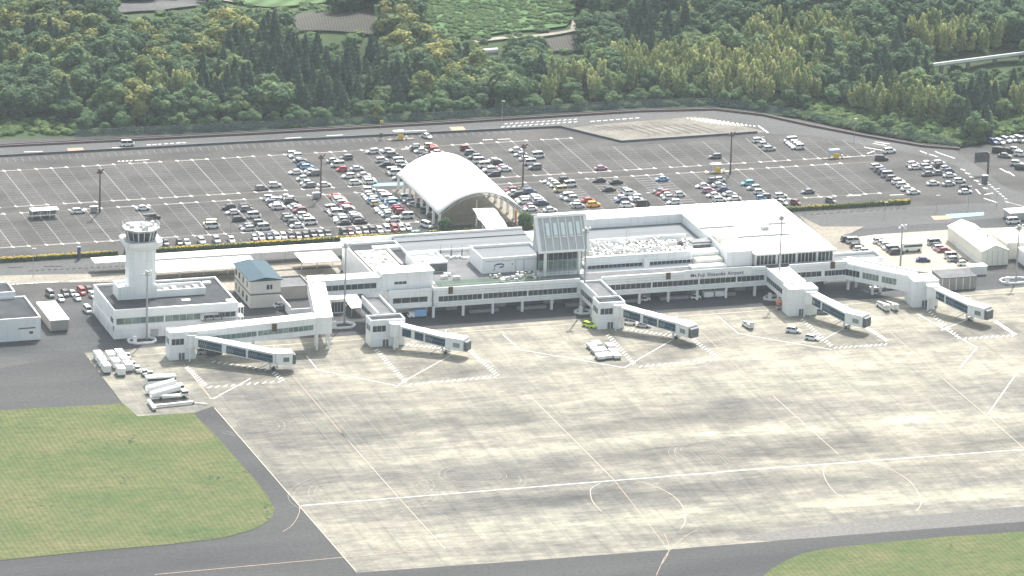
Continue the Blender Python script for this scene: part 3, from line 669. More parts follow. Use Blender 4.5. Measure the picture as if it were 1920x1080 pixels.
# box with the emblem
g = MB(); g.box(-13.2,6.0,-11.0,2.0,8.6,12.6); ring(g,-13.2,6.0,-11.0,2.0,12.6,13.5); g.build('deck_hall', M['wall'], T)
g = MB(); g.box(-12.8,5.6,-10.6,1.6,12.6,12.68); g.build('deck_hall_roof', M['roofg'], T)
g = MB(); g.box(-12.3,4.6,-11.1,-11.0,12.35,12.5); g.box(-2.9,-2.75,-11.1,-11.0,9.0,12.3); g.box(-.2,-.05,-11.1,-11.0,9.0,12.3); g.build('hall_trim', M['equip'], T)
g = MB(); P = [(-9.6,9.5),(-9.2,10.2),(-9.4,10.9),(-8.6,11.3),(-7.2,11.35),(-6.4,11.0),(-6.7,10.4),(-7.8,10.3)]
for a, b_ in zip(P[:-1], P[1:]): g.beam((a[0],-11.12,a[1]-.1),(b_[0],-11.12,b_[1]-.1), .1, .38)
g.box(-3.9,-3.5,-11.12,-11.0,11.0,11.3); g.build('emblem', M['navy'], T)
# central atrium: slanted rib-roof in a white frame over a colonnade
a0, a1 = at(1012,476,15.8), at(1107,471,15.8); yb = a0.y; X0, X1 = a0.x, a1.x; zt = 25.6; yt = yb+5.6
g = MB(); g.loft([[(X0,yb+.25,15.8),(X0,yt+1.2,15.8),(X0,yt+1.2,zt),(X0,yt+.25,zt)], [(X1,yb+.25,15.8),(X1,yt+1.2,15.8),(X1,yt+1.2,zt),(X1,yt+.25,zt)]])
at_ = g.build('atrium_roof', M['atrium'], T)
def sl(x, t, o=0.0):      # point on the slanted face, t from eave to top, o outwards
    return (x, yb+.25+(yt-yb)*t-o*.88, 15.8+(zt-15.8)*t+o*.48)
def slab(mb, xa, xb, t0, t1, o, mi=0):
    mb.loft([[sl(xa,t0,-.05), sl(xb,t0,-.05), sl(xb,t1,-.05), sl(xa,t1,-.05)], [sl(xa,t0,o), sl(xb,t0,o), sl(xb,t1,o), sl(xa,t1,o)]], mi)
g = MB()
slab(g, X0-.3, X0+.7, -.01, 1.01, .35); slab(g, X1-.7, X1+.3, -.01, 1.01, .35); slab(g, X0+.7, X1-.7, -.01, .05, .35); slab(g, X0+.7, X1-.7, .95, 1.01, .35)
g.build('roof_frame', M['white'], at_)
W_ = X1-X0; g = MB()
for i in range(6): slab(g, X0+W_*(.13+i*.152), X0+W_*(.13+i*.152)+.35, .05, .95, .25)
for i in range(5): slab(g, X0+W_*(.18+i*.152), X0+W_*(.18+i*.152)+1.3, .40, .44, .3)
g.build('roof_ribs', M['equipw'], at_)
for i in range(5):
    g = MB(); slab(g, X0+W_*(.185+i*.152), X0+W_*(.185+i*.152)+1.05, .46, .80, .3); g.build('skylight', M['skylight'], at_)
for px in (1024, 1092):
    p = at(px, 519, 8.7); g = MB(); g.cyl(p.x, yb+.7, 8.5, 15.8, .5, n=12); g.build('column', M['white'], T)
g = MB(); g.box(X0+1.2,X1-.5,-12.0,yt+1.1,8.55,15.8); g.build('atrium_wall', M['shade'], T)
band(T, (X0+1.6,-12.0), (X1-.7,-12.0), 11.9, 15.4, 1.5); band(T, (X0+1.6,-12.0), (X1-.7,-12.0), 8.8, 11.6, 1.5, 'glassg')
g = MB()
for x in np.arange(X0+1, X1, 1.4): g.box(x,x+.08,-17.0,-16.92,8.6,10.6)
for z in (9.2,9.9,10.6): g.box(X0+1,X1,-17.0,-16.92,z,z+.08)
g.build('terrace_screen', M['steel'], T)
# second-floor front east of the atrium
g = MB(); g.box(X1,52.3,-13.3,-12.7,8.55,12.3); g.box(X1,52.6,-13.9,-13.3,9.95,10.2); g.build('restaurant_front', M['wall'], T)
g = MB(); g.box(X1-.2,52.6,-13.6,-12.7,12.3,12.5); g.build('restaurant_cornice', M['parapet'], T)
band(T, (19.2,-13.3), (36.6,-13.3), 8.7, 9.9, 1.3); band(T, (38.8,-13.3), (52,-13.3), 8.7, 9.9, 1.3)
g = MB(); g.box(36.8,38.6,-14.4,-13.3,8.55,11.4); g.build('white_pier', M['white'], T)
g = MB(); g.box(X1,62,-12.7,24,8.6,9.5); g.build('court_roof', M['roofg'], T)
g = MB(); g.box(X1+.5,60,-12.6,8.5,9.5,9.58); g.build('plant_floor', M['equip'], T)
# rooftop plant: many small units, pipes and duct lines, each row one part
for r_ in range(5):
    y = -11.5+r_*3.9
    x = X1+1.0
    while x < 57:
        s_ = random.uniform(.7,2.6); hgt = random.uniform(.4,1.7); mi = random.choice((0,0,0,0,1,1,2)) if x < 30 else random.choice((0,0,0,0,0,1,2))
        g = MB(); g.box(x,x+s_,y+random.uniform(0,.8),y+random.uniform(1.4,3.2),9.58,9.58+hgt,mi)
        if random.random() < .55: g.cyl(x+s_/2,y+1.1,9.58+hgt,9.58+hgt+.3,.45,n=8,mi=2)
        x += s_+random.uniform(.2,1.1)
        g.build('air_conditioner', [M['equipw'], M['equip'], M['equipd']], T)
for x in (29.5,41,47.5): g = MB(); g.beam((x,8,10.2),(x+.2,-11,10.2),.6,.5); g.build('pipe_rack', M['steel'], T)
g = MB(); g.tube((X1+1,8.2,9.6),(X1+1,8.2,11.2),.1); g.box(X1+2,58,8.1,8.5,9.5,11.0); g.build('plant_screen', M['parapet'], T)
p = at(1174, 475, 9.6)
g = MB(); g.tube((p.x,p.y,9.5),(p.x,p.y,18.5),.09); g.tube((p.x-.9,p.y,12),(p.x-.9,p.y,17.5),.04); g.tube((p.x+.9,p.y,12),(p.x+.9,p.y,17.5),.04); g.build('aerial_mast', M['steel'], T)
# great white roof (back strip and east hall)
g = MB(); g.box(X1,62.2,24.2,33.0,12.0,12.5); g.box(62.2,96,-1.5,33.0,12.0,12.5); g.box(69.8,96,-21.3,-1.5,12.0,12.5); g.build('great_roof', M['roofw'], T)
g = MB(); g.box(X1,62.2,24.3,24.6,9.5,12.0); g.box(62.25,62.6,-1.4,24.2,9.5,12.0); g.build('court_wall', M['wall'], T)
g = MB(); g.box(62.7,95.4,-1,32.6,8.55,12.0); g.box(70.2,95.4,-20.2,-1,8.55,12.0); g.box(X1+1,62.7,24.7,32.6,8.5,12.0); g.build('east_hall_wall', M['wall'], T)
for x0, x1 in ((70.6,76.8),(77.4,83.2),(83.8,89.8),(90.4,95.2)): band(T, (x0,-20.2), (x1,-20.2), 8.8, 11.8, 1.15, jam=.16)
g = MB()
for (xa, ya), (xb, yb_) in ((at(1312,429,12.5)[:2], at(1376,424,12.5)[:2]), (at(1440,421,12.5)[:2], at(1472,418,12.5)[:2]), (at(1380,446,12.5)[:2], at(1481,440,12.5)[:2])):
    g.beam((xa,ya,12.5),(xb,ya,12.5),.55,.5)
p = at(1434,430,12.5); g.box(p.x-1,p.x+1,p.y-1,p.y+1,12.5,13.6); g.build('roof_gutter', M['equip'], T)
# plant box in the notch and cream tank
g = MB(); g.box(61.6,69.6,-19.3,-1.6,8.55,12.2); ring(g,61.6,69.6,-19.3,-1.6,12.2,13.2); g.build('stair_block', M['wall'], T)
for b6 in ((63.5,68.2,-17.5,-8.0,12.2,13.0),(62.5,65,-7,-2.5,12.2,14),(66,68.6,-6,-3,12.2,13.4)): g = MB(); g.box(*b6); g.build('roof_unit', M['tentw'], T)
g = MB(); g.box(52.8,61.2,-16.5,-13.0,8.6,10.4); g.build('cream_tank', M['tentw'], T)
g = MB(); g.box(52.8,61.4,-12.8,-9,8.6,11.6); g.box(50,61.4,-20,-17.2,8.56,9.4); g.box(55.5,61.3,-5,-2,9.5,12.0); g.build('service_housing', M['wall'], T)
g = MB(); g.box(55.2,61.5,-5.3,-1.7,12.0,12.4); g.box(55.6,61.2,-5.1,-5.0,9.8,11.4); g.build('fan_deck', M['equipd'], T)
# canopy porch roof towards the car park right of the skewed strip, and link canopy
g = MB(); p = at(1268,372,5); g.box(p.x,p.x+6.2,33.0,43.5,4.6,4.9); g.build('porch_roof', M['roofw'], T)
g = MB()
for x in (p.x+.5, p.x+5.7): g.box(x-.15,x+.15,42.7,43,0,4.6)
g.build('porch_posts', M['white'], T)
g = MB(); g.box(95.4,97.2,14,23,7.2,7.5); g.box(95.4,97.0,14.2,22.8,0,7.2); g.build('east_porch', M['roofw'], T)
# east corridor bending to the last gate
g = MB(); A, B = Vector((98.8,-20.4,0)), Vector((114.5,-38.2,0))
g.beam((A.x,A.y,3.6),(B.x,B.y,3.6), 5.6, 4.9); g.build('east_corridor', M['wall'], T)
g = MB(); g.beam((A.x,A.y,8.5),(B.x,B.y,8.5), 5.0, .25); d_ = (B-A).normalized(); q_ = Vector((-d_.y,d_.x,0))
a_, c_ = A+q_*2.1, B+q_*2.1; g.beam((a_.x,a_.y,8.75),(c_.x,c_.y,8.75), .4, .5); g.build('corridor_roof', M['roofw'], T)
fa, fb = A-q_*2.8, B-q_*2.8
band(T, fa+d_*1.0, fa+d_*7.0, 5.0, 7.0, 1.2); band(T, fa+d_*8.0, fa+d_*13.5, 5.0, 7.0, 1.2, 'glassg'); band(T, fa+d_*14.5, fa+d_*19.5, 5.0, 7.0, 1.2, 'glassg')
for t in (.15,.5):
    c_ = A.lerp(B, t)
    g = MB(); g.box(c_.x-2,c_.x-1.3,c_.y-.4,c_.y+.3,0,3.6); g.build('column', M['wall'], T)
    g = MB(); g.box(c_.x+1.3,c_.x+2,c_.y+1.4,c_.y+2.1,0,3.6); g.build('column', M['wall'], T)
g = MB(); g.box(95.4,112,-19.5,-12.5,3.8,7.6); ring(g,95.4,112,-19.5,-12.5,7.6,8.5); g.build('east_annex', M['parapet'], T)
g = MB(); g.box(95.8,111.6,-19.1,-12.9,7.6,7.7); g.build('annex_roof', M['roofg'], T)
# ---- links to the gate towers on the front of the terminal, one thing each
def gate_tower(x0, x1, lx0, lx1, yb_=-44.6, ym=-38.8, z=8.4, white=False, label='', win=True, dx=.55):
    t = empty('gate_tower', (x0, yb_, 0), label, 'gate building', 'gate towers in front of the terminal')
    g = MB(); g.box(x0,x1,yb_,ym,0,z-.7); ring(g,x0,x1,yb_,ym,z-.7,z,.3); g.build('tower_wall', M['wall'], t)
    g = MB(); g.box(x0+.3,x1-.3,yb_+.3,ym-.3,z-.7,z-.62 if not white else z+.05); g.build('roof', M['roofw'] if white else M['roofd'], t)
    if lx0 is not None:
        g = MB(); g.box(lx0,lx1,ym,-23.9,3.5,z-.5); g.build('link_corridor', M['wall'], t)
        g = MB(); g.box(lx0,lx0+.3,ym,-23.9,z-.5,z+.5); g.box(lx1-.3,lx1,ym,-23.9,z-.5,z+.5); g.build('link_parapet', M['parapet'], t)
        g = MB(); g.box(lx0+.3,lx1-.3,ym,-23.9,z-.5,z-.4 if not white else z+.3); g.build('link_roof', M['roofw'] if white else M['rooflink'], t)
        band(t, (lx0,-24.6), (lx0,ym+1), 4.9, 6.6, 1.6)
        g = MB(); g.box(lx0+.4,lx0+1,-33,-32.4,0,3.5); g.box(lx1-1,lx1-.4,-33,-32.4,0,3.5); g.build('column', M['wall'], t)
    if win:
        band(t, (x0+dx,yb_), (x0+min(4.6,(x1-x0)*.55),yb_), 4.6, 6.5, 1.2, 'glass', 'control_window'); band(t, (x0,ym-1.0), (x0,yb_+.4), 4.6, 6.5, 1.6, 'glassg', 'control_window')
    g = MB(); xd = x0+(x1-x0)*.36
    for i in range(2): g.box(xd+i*.95,xd+i*.95+.75,yb_-.07,yb_,.1,2.1)
    g.build('door', M['equipd'], t)
    if white: g = MB(); g.box(x0+.8,x0+3.6,ym-.5,ym-.3,z+.05,z+.3); g.build('roof_vent', M['equip'], t)
    return t
GT = [gate_tower(-118,-110.3,None,None,-45.9,-41.2,8.4,True,'white gate tower at the left end of the raised glazed walkway'),
      gate_tower(-58.0,-47.6,-54.4,-48.9,-46.4,-41.3,8.2,False,'white gate tower with the widest control window beside a red fire cart'),
      gate_tower(12.4,20.6,13.6,19.9,-44.6,-38.8,8.3,False,'white gate tower with dark recessed roof beside the lime green car'),
      gate_tower(72.3,81.4,72.6,79.6,-44.6,-38.9,8.4,True,'windowless white-roofed gate tower with straight link to the terminal', False),
      gate_tower(112.2,120.3,None,None,-44.4,-37.6,8.3,True,'windowless white gate tower at the end of the bending corridor', False)]
# ---- raised glazed walkway from the terminal's west end to the first gate tower
Wk = empty('raised_walkway', (-72,-42,0), 'white raised glazed walkway on posts bending from terminal to leftmost gate tower', 'walkway')
g = MB(); g.box(-68.6,-47.3,-21.0,-16.4,8.2,12.9); g.build('upper_corridor', M['wall'], Wk)
g = MB(); g.box(-68.8,-47.3,-21.3,-16.1,12.9,13.1); g.build('corridor_roof', M['roofw'], Wk)
band(Wk, (-64.5,-21.0), (-49,-21.0), 9.7, 11.4, 1.9)
g = MB(); g.loft([[(-68.8,-16.4,8.2),(-64.2,-16.4,8.2),(-64.2,-16.4,13.1),(-68.8,-16.4,13.1)], [(-74.4,-46.0,4.9),(-69.6,-46.0,4.9),(-69.6,-46.0,9.9),(-74.4,-46.0,9.9)]])
g.build('sloping_corridor', M['wall'], Wk)
g = MB(); g.loft([[(-69,-16.2,13.1),(-64,-16.2,13.1),(-64,-16.2,13.3),(-69,-16.2,13.3)], [(-74.6,-46.2,9.9),(-69.4,-46.2,9.9),(-69.4,-46.2,10.1),(-74.6,-46.2,10.1)]])
g.build('sloping_roof', M['roofw'], Wk)
g = MB(); g.loft([[(-74.3,-46,4.9),(-74.3,-41.4,4.9),(-74.3,-41.4,9.9),(-74.3,-46,9.9)], [(-110.2,-46,3.5),(-110.2,-41.4,3.5),(-110.2,-41.4,8.3),(-110.2,-46,8.3)]])
g.build('long_corridor', M['wall'], Wk)
g = MB(); g.loft([[(-74.2,-46.3,9.9),(-74.2,-41.1,9.9),(-74.2,-41.1,10.1),(-74.2,-46.3,10.1)], [(-112,-46.3,8.3),(-112,-41.1,8.3),(-112,-41.1,8.5),(-112,-46.3,8.5)]])
g.build('long_roof', M['roofw'], Wk)
band(Wk, (-109,-46), (-92.2,-46), 5.0, 6.5, 1.5, 'glassg', zb=(5.7,7.25)); band(Wk, (-91.8,-46), (-75.2,-46), 5.75, 7.3, 1.5, 'glassg', zb=(6.4,8.0))
for x, y in ((-73.9,-45.5),(-70.3,-45.5),(-73.2,-41.5),(-69.8,-41.5),(-92.5,-43.5)):
    g = MB(); g.box(x-.28,x+.28,y-.28,y+.28,0,4.9); g.build('post', M['white'], Wk)
g = MB()
for z in np.arange(.8,4.6,1.1): g.tube((-73.9,-45.5,z),(-73.2,-41.5,z+1),.07,5); g.tube((-70.3,-45.5,z),(-69.8,-41.5,z+1),.07,5)
g.build('bracing', M['white'], Wk)
p = at(503,606,7.2); g = MB(); g.box(p.x-.7,p.x+.7,-46.35,-46.1,6.9,9.0); g.build('gate_sign', M['signb'], Wk)
# ---- control tower
CT = empty('control_tower', (-116,-10,0), 'white control tower with octagonal glass cab rising from a two-storey office', 'control tower')
g = MB(); g.box(-128.9,-91.8,-23.2,2.5,0,8.2); ring(g,-128.9,-91.8,-23.2,2.5,8.2,8.9,.4); g.build('office_wall', M['wall'], CT)
g = MB(); g.box(-128.5,-92.2,-22.8,2.1,8.2,8.28); g.build('office_roof', M['roofd'], CT)
g = MB(); g.box(-129.2,-100,-23.5,-23.2,3.0,4.3); g.box(-129.2,-128.9,-23.5,1,3.0,4.2); g.box(-129.1,-91.6,-23.4,-23.2,6.4,8.9); g.build('fascia_band', M['parapet'], CT)
band(CT, (-128.2,-23.2), (-114,-23.2), 4.4, 6.3, 2.2, 'glassg'); band(CT, (-113.6,-23.2), (-103,-23.2), 4.4, 6.3, 2.2, 'glassg'); band(CT, (-102,-23.2), (-92.4,-23.2), 4.6, 6.2, 1.5)
band(CT, (-128.9,-19.2), (-128.9,-22.6), 4.5, 6.2, 1.7)
g = MB(); g.box(-103,-92,-25.2,-23.45,4.0,4.25); g.box(-103.2,-98,-25.2,-23.45,6.1,6.3); g.build('balcony', M['equip'], CT)
g = MB()
for x in (-102,-99.5,-97): g.box(x,x+.3,-24.6,-24.3,4.25,6.1)
g.build('balcony_posts', M['equipd'], CT)
for x in (-106.5,-118): g = MB(); g.box(x,x+2.4,-23.28,-23.2,.1,2.4); g.build('ground_door', M['equip'], CT)
for y in (-15,-9,-3): g = MB(); g.box(-129.0,-128.9,y,y+2.2,.1,2.6); g.build('side_door', M['parapet'], CT)
g = MB(); g.box(-91.8,-89.6,-22.5,-19,3.9,4.1); g.box(-91.8,-89.6,-22.5,-19,0,.1)
for x, y in ((-91.4,-22.3),(-89.8,-22.3),(-89.8,-19.2),(-91.4,-19.2)): g.box(x-.08,x+.08,y-.08,y+.08,0,7.2)
for i in range(12): g.box(-91.4+i*.13,-90+i*.02,-22.2+i*.25,-21.9+i*.25,.3*i+.2,.3*i+.3)
g.box(-91.8,-89.6,-22.5,-19,7.0,7.2); g.build('fire_stairs', M['parapet'], CT)
g = MB(); ring(g,-125.0,-113.3,-12.3,-5.5,8.28,12.2,.3); g.box(-124.7,-113.6,-12.0,-5.8,8.28,11.3); g.build('penthouse', M['wall'], CT)
g = MB(); ring(g,-113.25,-98.6,-12.0,-5.7,8.28,10.4,.3); g.build('plant_screen', M['parapet'], CT)
for i in range(6): g = MB(); g.box(-112.4+i*2.2,-111+i*2.2,-10.5,-7.0,8.28,9.2+.4*(i%3)); g.build('roof_unit', M['equip'], CT)
for b6 in ((-107,-104.5,-17.5,-16,8.28,8.6),(-97,-94.5,-3,-1.5,8.28,9),(-94.8,-92.6,-22,-20.6,8.28,9.2)): g = MB(); g.box(*b6); g.build('roof_vent', M['tentw'], CT)
sx0, sx1 = -121.5, -113.5
cx = (sx0+sx1)/2; cy = -8.76
def octa(r, z, ph=22.5): return [(cx+r*math.cos(R(ph+45*i)), cy+r*math.sin(R(ph+45*i)), z) for i in range(8)]
g = MB(); ch = 1.3; x0, x1, y0, y1 = sx0, sx1, cy-3.6, cy+3.6
sq = lambda z, e=0: [(x0-e+ch,y0-e,z),(x1+e-ch,y0-e,z),(x1+e,y0-e+ch,z),(x1+e,y1+e-ch,z),(x1+e-ch,y1+e,z),(x0-e+ch,y1+e,z),(x0-e,y1+e-ch,z),(x0-e,y0-e+ch,z)]
ZG = 24.8
g.loft([sq(8.28), sq(ZG-2.2)]); g.build('shaft', M['wall'], CT)
g = MB(); g.loft([sq(ZG-2.2), sq(ZG-.3, 1.6)]); g.loft([sq(ZG-.3,1.6), sq(ZG+.9,1.6)]); g.build('gallery', M['wall'], CT)
g = MB(); g.loft([sq(ZG+.92,1.3), sq(ZG+.95,1.3)]); g.build('gallery_floor', M['equip'], CT)
g = MB()
g.loft([octa(4.1,ZG+.9), octa(4.9,ZG+3.9)]); cab = g.build('cab_glazing', M['glass'], CT)
g = MB()
for i in range(8):
    a, b_, c_, d_2 = octa(4.15,ZG+.9)[i], octa(4.95,ZG+3.9)[i], octa(4.15,ZG+.9)[(i+1)%8], octa(4.95,ZG+3.9)[(i+1)%8]
    g.tube(a, b_, .16, 5)
    g.tube(Vector(a).lerp(Vector(c_),.5), Vector(b_).lerp(Vector(d_2),.5), .1, 5)
g.build('mullions', M['wall'], cab)
g = MB(); g.loft([octa(5.5,ZG+3.9), octa(5.7,ZG+4.2), octa(5.7,ZG+4.5)]); g.build('cab_roof', M['equip'], CT)
for i in range(14):
    g = MB(); a_ = random.random()*6.28; r_ = random.uniform(.3,4.2); s_ = random.uniform(.3,.9); x, y = cx+r_*math.cos(a_), cy+r_*math.sin(a_); g.box(x-s_,x+s_,y-s_*.7,y+s_*.7,ZG+4.5,ZG+4.5+random.uniform(.5,1.5)); g.build('roof_equipment', M['equipw'], CT)
g = MB(); O = octa(5.6,ZG+4.5)
for i in range(8):
    a, b_ = Vector(O[i]), Vector(O[(i+1)%8])
    for t in (0,.33,.66): q_ = a.lerp(b_,t); g.tube(q_, q_+Vector((0,0,1.3)), .06, 4)
    for z in (.5,.9,1.3): g.tube(a+Vector((0,0,z)), b_+Vector((0,0,z)), .05, 4)
g.build('roof_railing', M['steel'], CT)
g = MB(); g.tube((cx+1.6,cy+1,ZG+4.5),(cx+1.6,cy+1,ZG+7.8),.1); g.box(cx+.8,cx+2.6,cy+.6,cy+1.4,ZG+7.3,ZG+7.9); g.tube((cx-2,cy+2,ZG+4.5),(cx-2,cy+2,ZG+7),.05); g.build('radar_mast', M['equipd'], CT)
# ---- small buildings
H = empty('staff_house', (-78,-2,0), 'two-storey cream house with blue tiled roof behind the control tower', 'house')
g = MB(); g.box(-82.5,-73.2,-3.0,15.0,0,8.4); g.build('wall', M['wallwarm'], H)
g = MB(); g.box(-82.55,-73.15,-3.05,15.05,4.0,4.45); g.build('dark_band', M['equipd'], H)
rr = g = MB(); g.loft([[(-83.0,-3.5,8.4),(-72.7,-3.5,8.4),(-72.7,-3.5,8.6),(-77.9,-3.5,9.5),(-83.0,-3.5,8.6)], [(-83.0,15.5,8.4),(-72.7,15.5,8.4),(-72.7,15.5,8.6),(-77.9,15.5,9.5),(-83.0,15.5,8.6)]]); g.build('roof', M['blueroof'], H)
for y in (0,4.5,9,12.5):
    g = MB(); g.box(-82.6,-82.5,y,y+1.4,1.2,3.0); g.build('window', M['glass'], H); g = MB(); g.box(-82.6,-82.5,y-.2,y+1.3,5.6,7.3); g.build('window', M['glass'], H)
g = MB(); g.box(-77.5,-75.8,-3.1,-3.0,5.6,7.0); g.build('window', M['glass'], H)
g = MB(); g.box(-76.65,-76.5,-3.14,-3.1,5.6,7.0); g.build('window_bar', M['white'], H)
G_ = empty('grey_shed', (-66,0,0), 'low grey flat-roofed shed with open yard right of the blue-roofed house', 'shed')
g = MB(); ring(g,-72.5,-62.2,3.5,14.0,0,4.0,.3); g.box(-72.2,-62.5,3.8,13.7,0,3.4); g.build('wall', M['conc'], G_); g = MB(); g.box(-72.2,-62.5,3.8,13.7,3.4,3.5); g.build('roof', M['rooflink'], G_)
g = MB(); g.box(-73.0,-72.7,-13,3.4,0,3.0); g.box(-72.7,-62,-13,-12.7,0,2.2); g.build('yard_wall', M['parapet'], G_)
B_ = empty('service_building', (-158,-18,0), 'white flat dark-roofed building at the left edge beside the white container shed', 'service building')
g = MB(); g.box(-190,-149.6,-18.8,2,0,6.2); ring(g,-190,-149.6,-18.8,2,6.2,6.9,.35); g.build('wall', M['wall'], B_); g = MB(); g.box(-189.6,-150,-18.4,1.6,6.2,6.28); g.build('roof', M['roofd'], B_)
g = MB(); g.box(-190,-152.5,2.0,12,0,7.6); ring(g,-190,-152.5,2.0,12,7.6,8.4,.35); g.build('rear_wing', M['parapet'], B_); g = MB(); g.box(-189.6,-152.9,2.4,11.6,7.6,7.68); g.build('rear_roof', M['roofd'], B_)
g = MB(); g.box(-156.0,-151.4,-18.9,-18.8,.1,3.6); g.build('shutter', M['parapet'], B_); g = MB(); g.box(-156.2,-151.2,-18.95,-18.8,3.6,3.95); g.box(-153.0,-151.9,-18.97,-18.9,2.0,2.8); g.build('lintel', M['equipd'], B_)
C_ = empty('container_shed', (-142,-8,0), 'long narrow white-roofed container shed between left service building and control tower', 'shed')
g = MB(); g.box(-145.4,-140.0,-13.2,4.6,.5,3.6); g.build('wall', M['conc'], C_); g = MB(); g.box(-145.6,-139.8,-13.4,4.8,3.6,3.85); g.build('roof', M['roofw'], C_)
for x in (-145,-140.5): g = MB(); g.box(x-.15,x+.15,-13,-12.7,0,.5); g.build('foot', M['equipd'], C_)
# white tent hangar, annex sheds and flat store right of the terminal
p1_, p2_ = at(1800,500,0), at(1855,500,0)
Tn = empty('tent_hangar', (148,2,0), 'large cream tent hangar with pitched white roof beside the staff car park', 'hangar')
q0, q1 = at(1846,500,0), at(1890,497,0)
xl, xr, yf = q0.x-.8, q1.x+.2, q0.y+.6; yk = yf+28
xm = (xl+xr)/2
g = MB(); g.loft([[(xl,yf,0),(xr,yf,0),(xr,yf,4.6),(xm,yf,6.4),(xl,yf,4.6)], [(xl,yk,0),(xr,yk,0),(xr,yk,4.6),(xm,yk,6.4),(xl,yk,4.6)]]); g.build('fabric_wall', M['tentw'], Tn)
g = MB(); g.loft([[(xl-.2,yf-.2,4.62),(xm,yf-.2,6.46),(xr+.2,yf-.2,4.62),(xr+.2,yf-.2,4.75),(xm,yf-.2,6.6),(xl-.2,yf-.2,4.75)], [(xl-.2,yk+.2,4.62),(xm,yk+.2,6.46),(xr+.2,yk+.2,4.62),(xr+.2,yk+.2,4.75),(xm,yk+.2,6.6),(xl-.2,yk+.2,4.75)]]); g.build('roof', M['roofw'], Tn)
g = MB(); g.box(xl-.3,xl-.1,yf+1,yk-8,0,1.3); g.build('side_skirt', M['wall'], Tn)
for t in (.35,.6): g = MB(); g.box(xm+1.2,xm+1.6,yf+28*t,yf+28*t+.5,6.2,6.8); g.build('roof_vent', M['equipd'], Tn)
g = MB()
for i in range(6): x = xl+(xr-xl)*i/5; g.box(x-.06,x+.06,yf-.06,yf,0,4.8)
g.build('seams', M['equip'], Tn)
def simple_shed(name, label, x0, x1, y0, y1, h, wm, rm, roofh=.25):
    e = empty(name, ((x0+x1)/2,y0,0), label, 'shed')
    g = MB(); g.box(x0,x1,y0,y1,0,h); g.build('wall', wm, e); g = MB(); g.box(x0-.15,x1+.15,y0-.15,y1+.15,h,h+roofh); g.build('roof', rm, e); return e
a = at(1766,546,0); c_ = at(1826,538,0)
e = simple_shed('flat_store', 'long grey flat-roofed store between the bending corridor and white container', a.x, c_.x, a.y+.3, a.y+8.5, 3.8, M['conc'], M['rooflink'])
g = MB()
for i in range(5): x = a.x+(c_.x-a.x)*i/5; g.box(x+.1,x+.25,a.y+.2,a.y+.3,0,3.8)
g.build('door_frames', M['parapet'], e)
a = at(1818,517,0); c_ = at(1849,514,0); e = simple_shed('white_container', 'white ribbed container standing in front of the tent hangar', a.x, c_.x, a.y, a.y+3.0, 2.7, M['white'], M['roofw'], .12)
g = MB()
for i in range(9): x = a.x+(c_.x-a.x)*(i+.5)/9; g.box(x,x+.1,a.y-.06,a.y,.1,2.6)
g.build('ribs', M['parapet'], e)
a = at(1874,462,0); e = simple_shed('small_hut', 'small grey hut behind the right side of tent hangar', a.x+4, a.x+8, a.y+4, a.y+9, 2.6, M['equip'], M['roofw'])
a = at(1897,490,0); e = simple_shed('cream_shed', 'tall cream shed immediately right of the tent hangar', a.x-1.0, a.x+7, a.y+2, a.y+14, 5.2, M['tentw'], M['roofw'])
a = at(1912,500,0); e = simple_shed('pale_blue_shed', 'pale blue shed at the right edge behind the last apron mast', a.x+1.5, a.x+9, a.y-1, a.y+6, 4.2, M['wall'], M['roofw'])
a = at(640,587,0)
e = simple_shed('crate_shed', 'white-topped crate shed with glazed front under the raised walkway', a.x-3.4, a.x+.8, a.y, a.y+5, 4.2, M['wall'], M['roofw'])
band(e, (a.x-3.1,a.y), (a.x+.6,a.y), .4, 3.6, .9)
a = at(1872,402,0); e = simple_shed('white_shelter', 'low white-roofed shelter by the road at right edge above the hangar', at(1893,415).x, at(1893,415).x+9, at(1893,415).y, at(1893,415).y+5, 2.5, M['equip'], M['roofw'])
# awning by the west block
Aw = empty('sloping_awning', (-52,-14,0), 'grey sloping awning with skylights against the terminal below the raised walkway', 'awning')
g = MB(); g.loft([[(-55.5,-17.5,2.6),(-51.0,-17.5,2.6),(-51.0,-17.5,2.8),(-55.5,-17.5,2.8)], [(-55.5,1,4.4),(-51.0,1,4.4),(-51.0,1,4.6),(-55.5,1,4.6)]]); g.build('roof', M['equipw'], Aw)
g = MB()
for x, y, z in ((-55.3,-17.2,2.6),(-51.2,-17.2,2.6),(-55.3,.6,4.3),(-51.2,.6,4.3)): g.box(x-.1,x+.1,y-.1,y+.1,0,z)
g.build('posts', M['steel'], Aw)
# ---- white canopies along the forecourt road
def canopy(label, x0, x1, y0, y1, z=3.4, curb=False):
    e = empty('bus_canopy', ((x0+x1)/2,y0,0), label, 'canopy', 'white canopies along the forecourt road')
    g = MB(); g.box(x0,x1,y0,y1,z,z+.22); g.build('roof', M['roofw'], e)
    for i in range(max(2,int((x1-x0)/7))+1):
        x = x0+1+(x1-x0-2)*i/max(2,int((x1-x0)/7)); g = MB(); g.box(x-.12,x+.12,(y0+y1)/2-.12,(y0+y1)/2+.12,0,z); g.build('post', M['white'], e)
    return e
canopy('longest thin white canopy running from behind the control tower to the terminal', -119.5,-36,39.6,45.2)
canopy('wide white canopy strip between control tower and blue-roofed house', -103.5,-71.8,26.2,37.6)
canopy('short white canopy touching the west wall of the terminal', -58.0,-46.2,26.6,37.0)
# terminal's north canopy joining arched hall
g = MB(); g.box(-36,12,37.5,45.2,3.6,3.85); g.box(-36,12,29.2,37.5,5.0,5.2); g.build('north_canopy', M['roofw'], T)
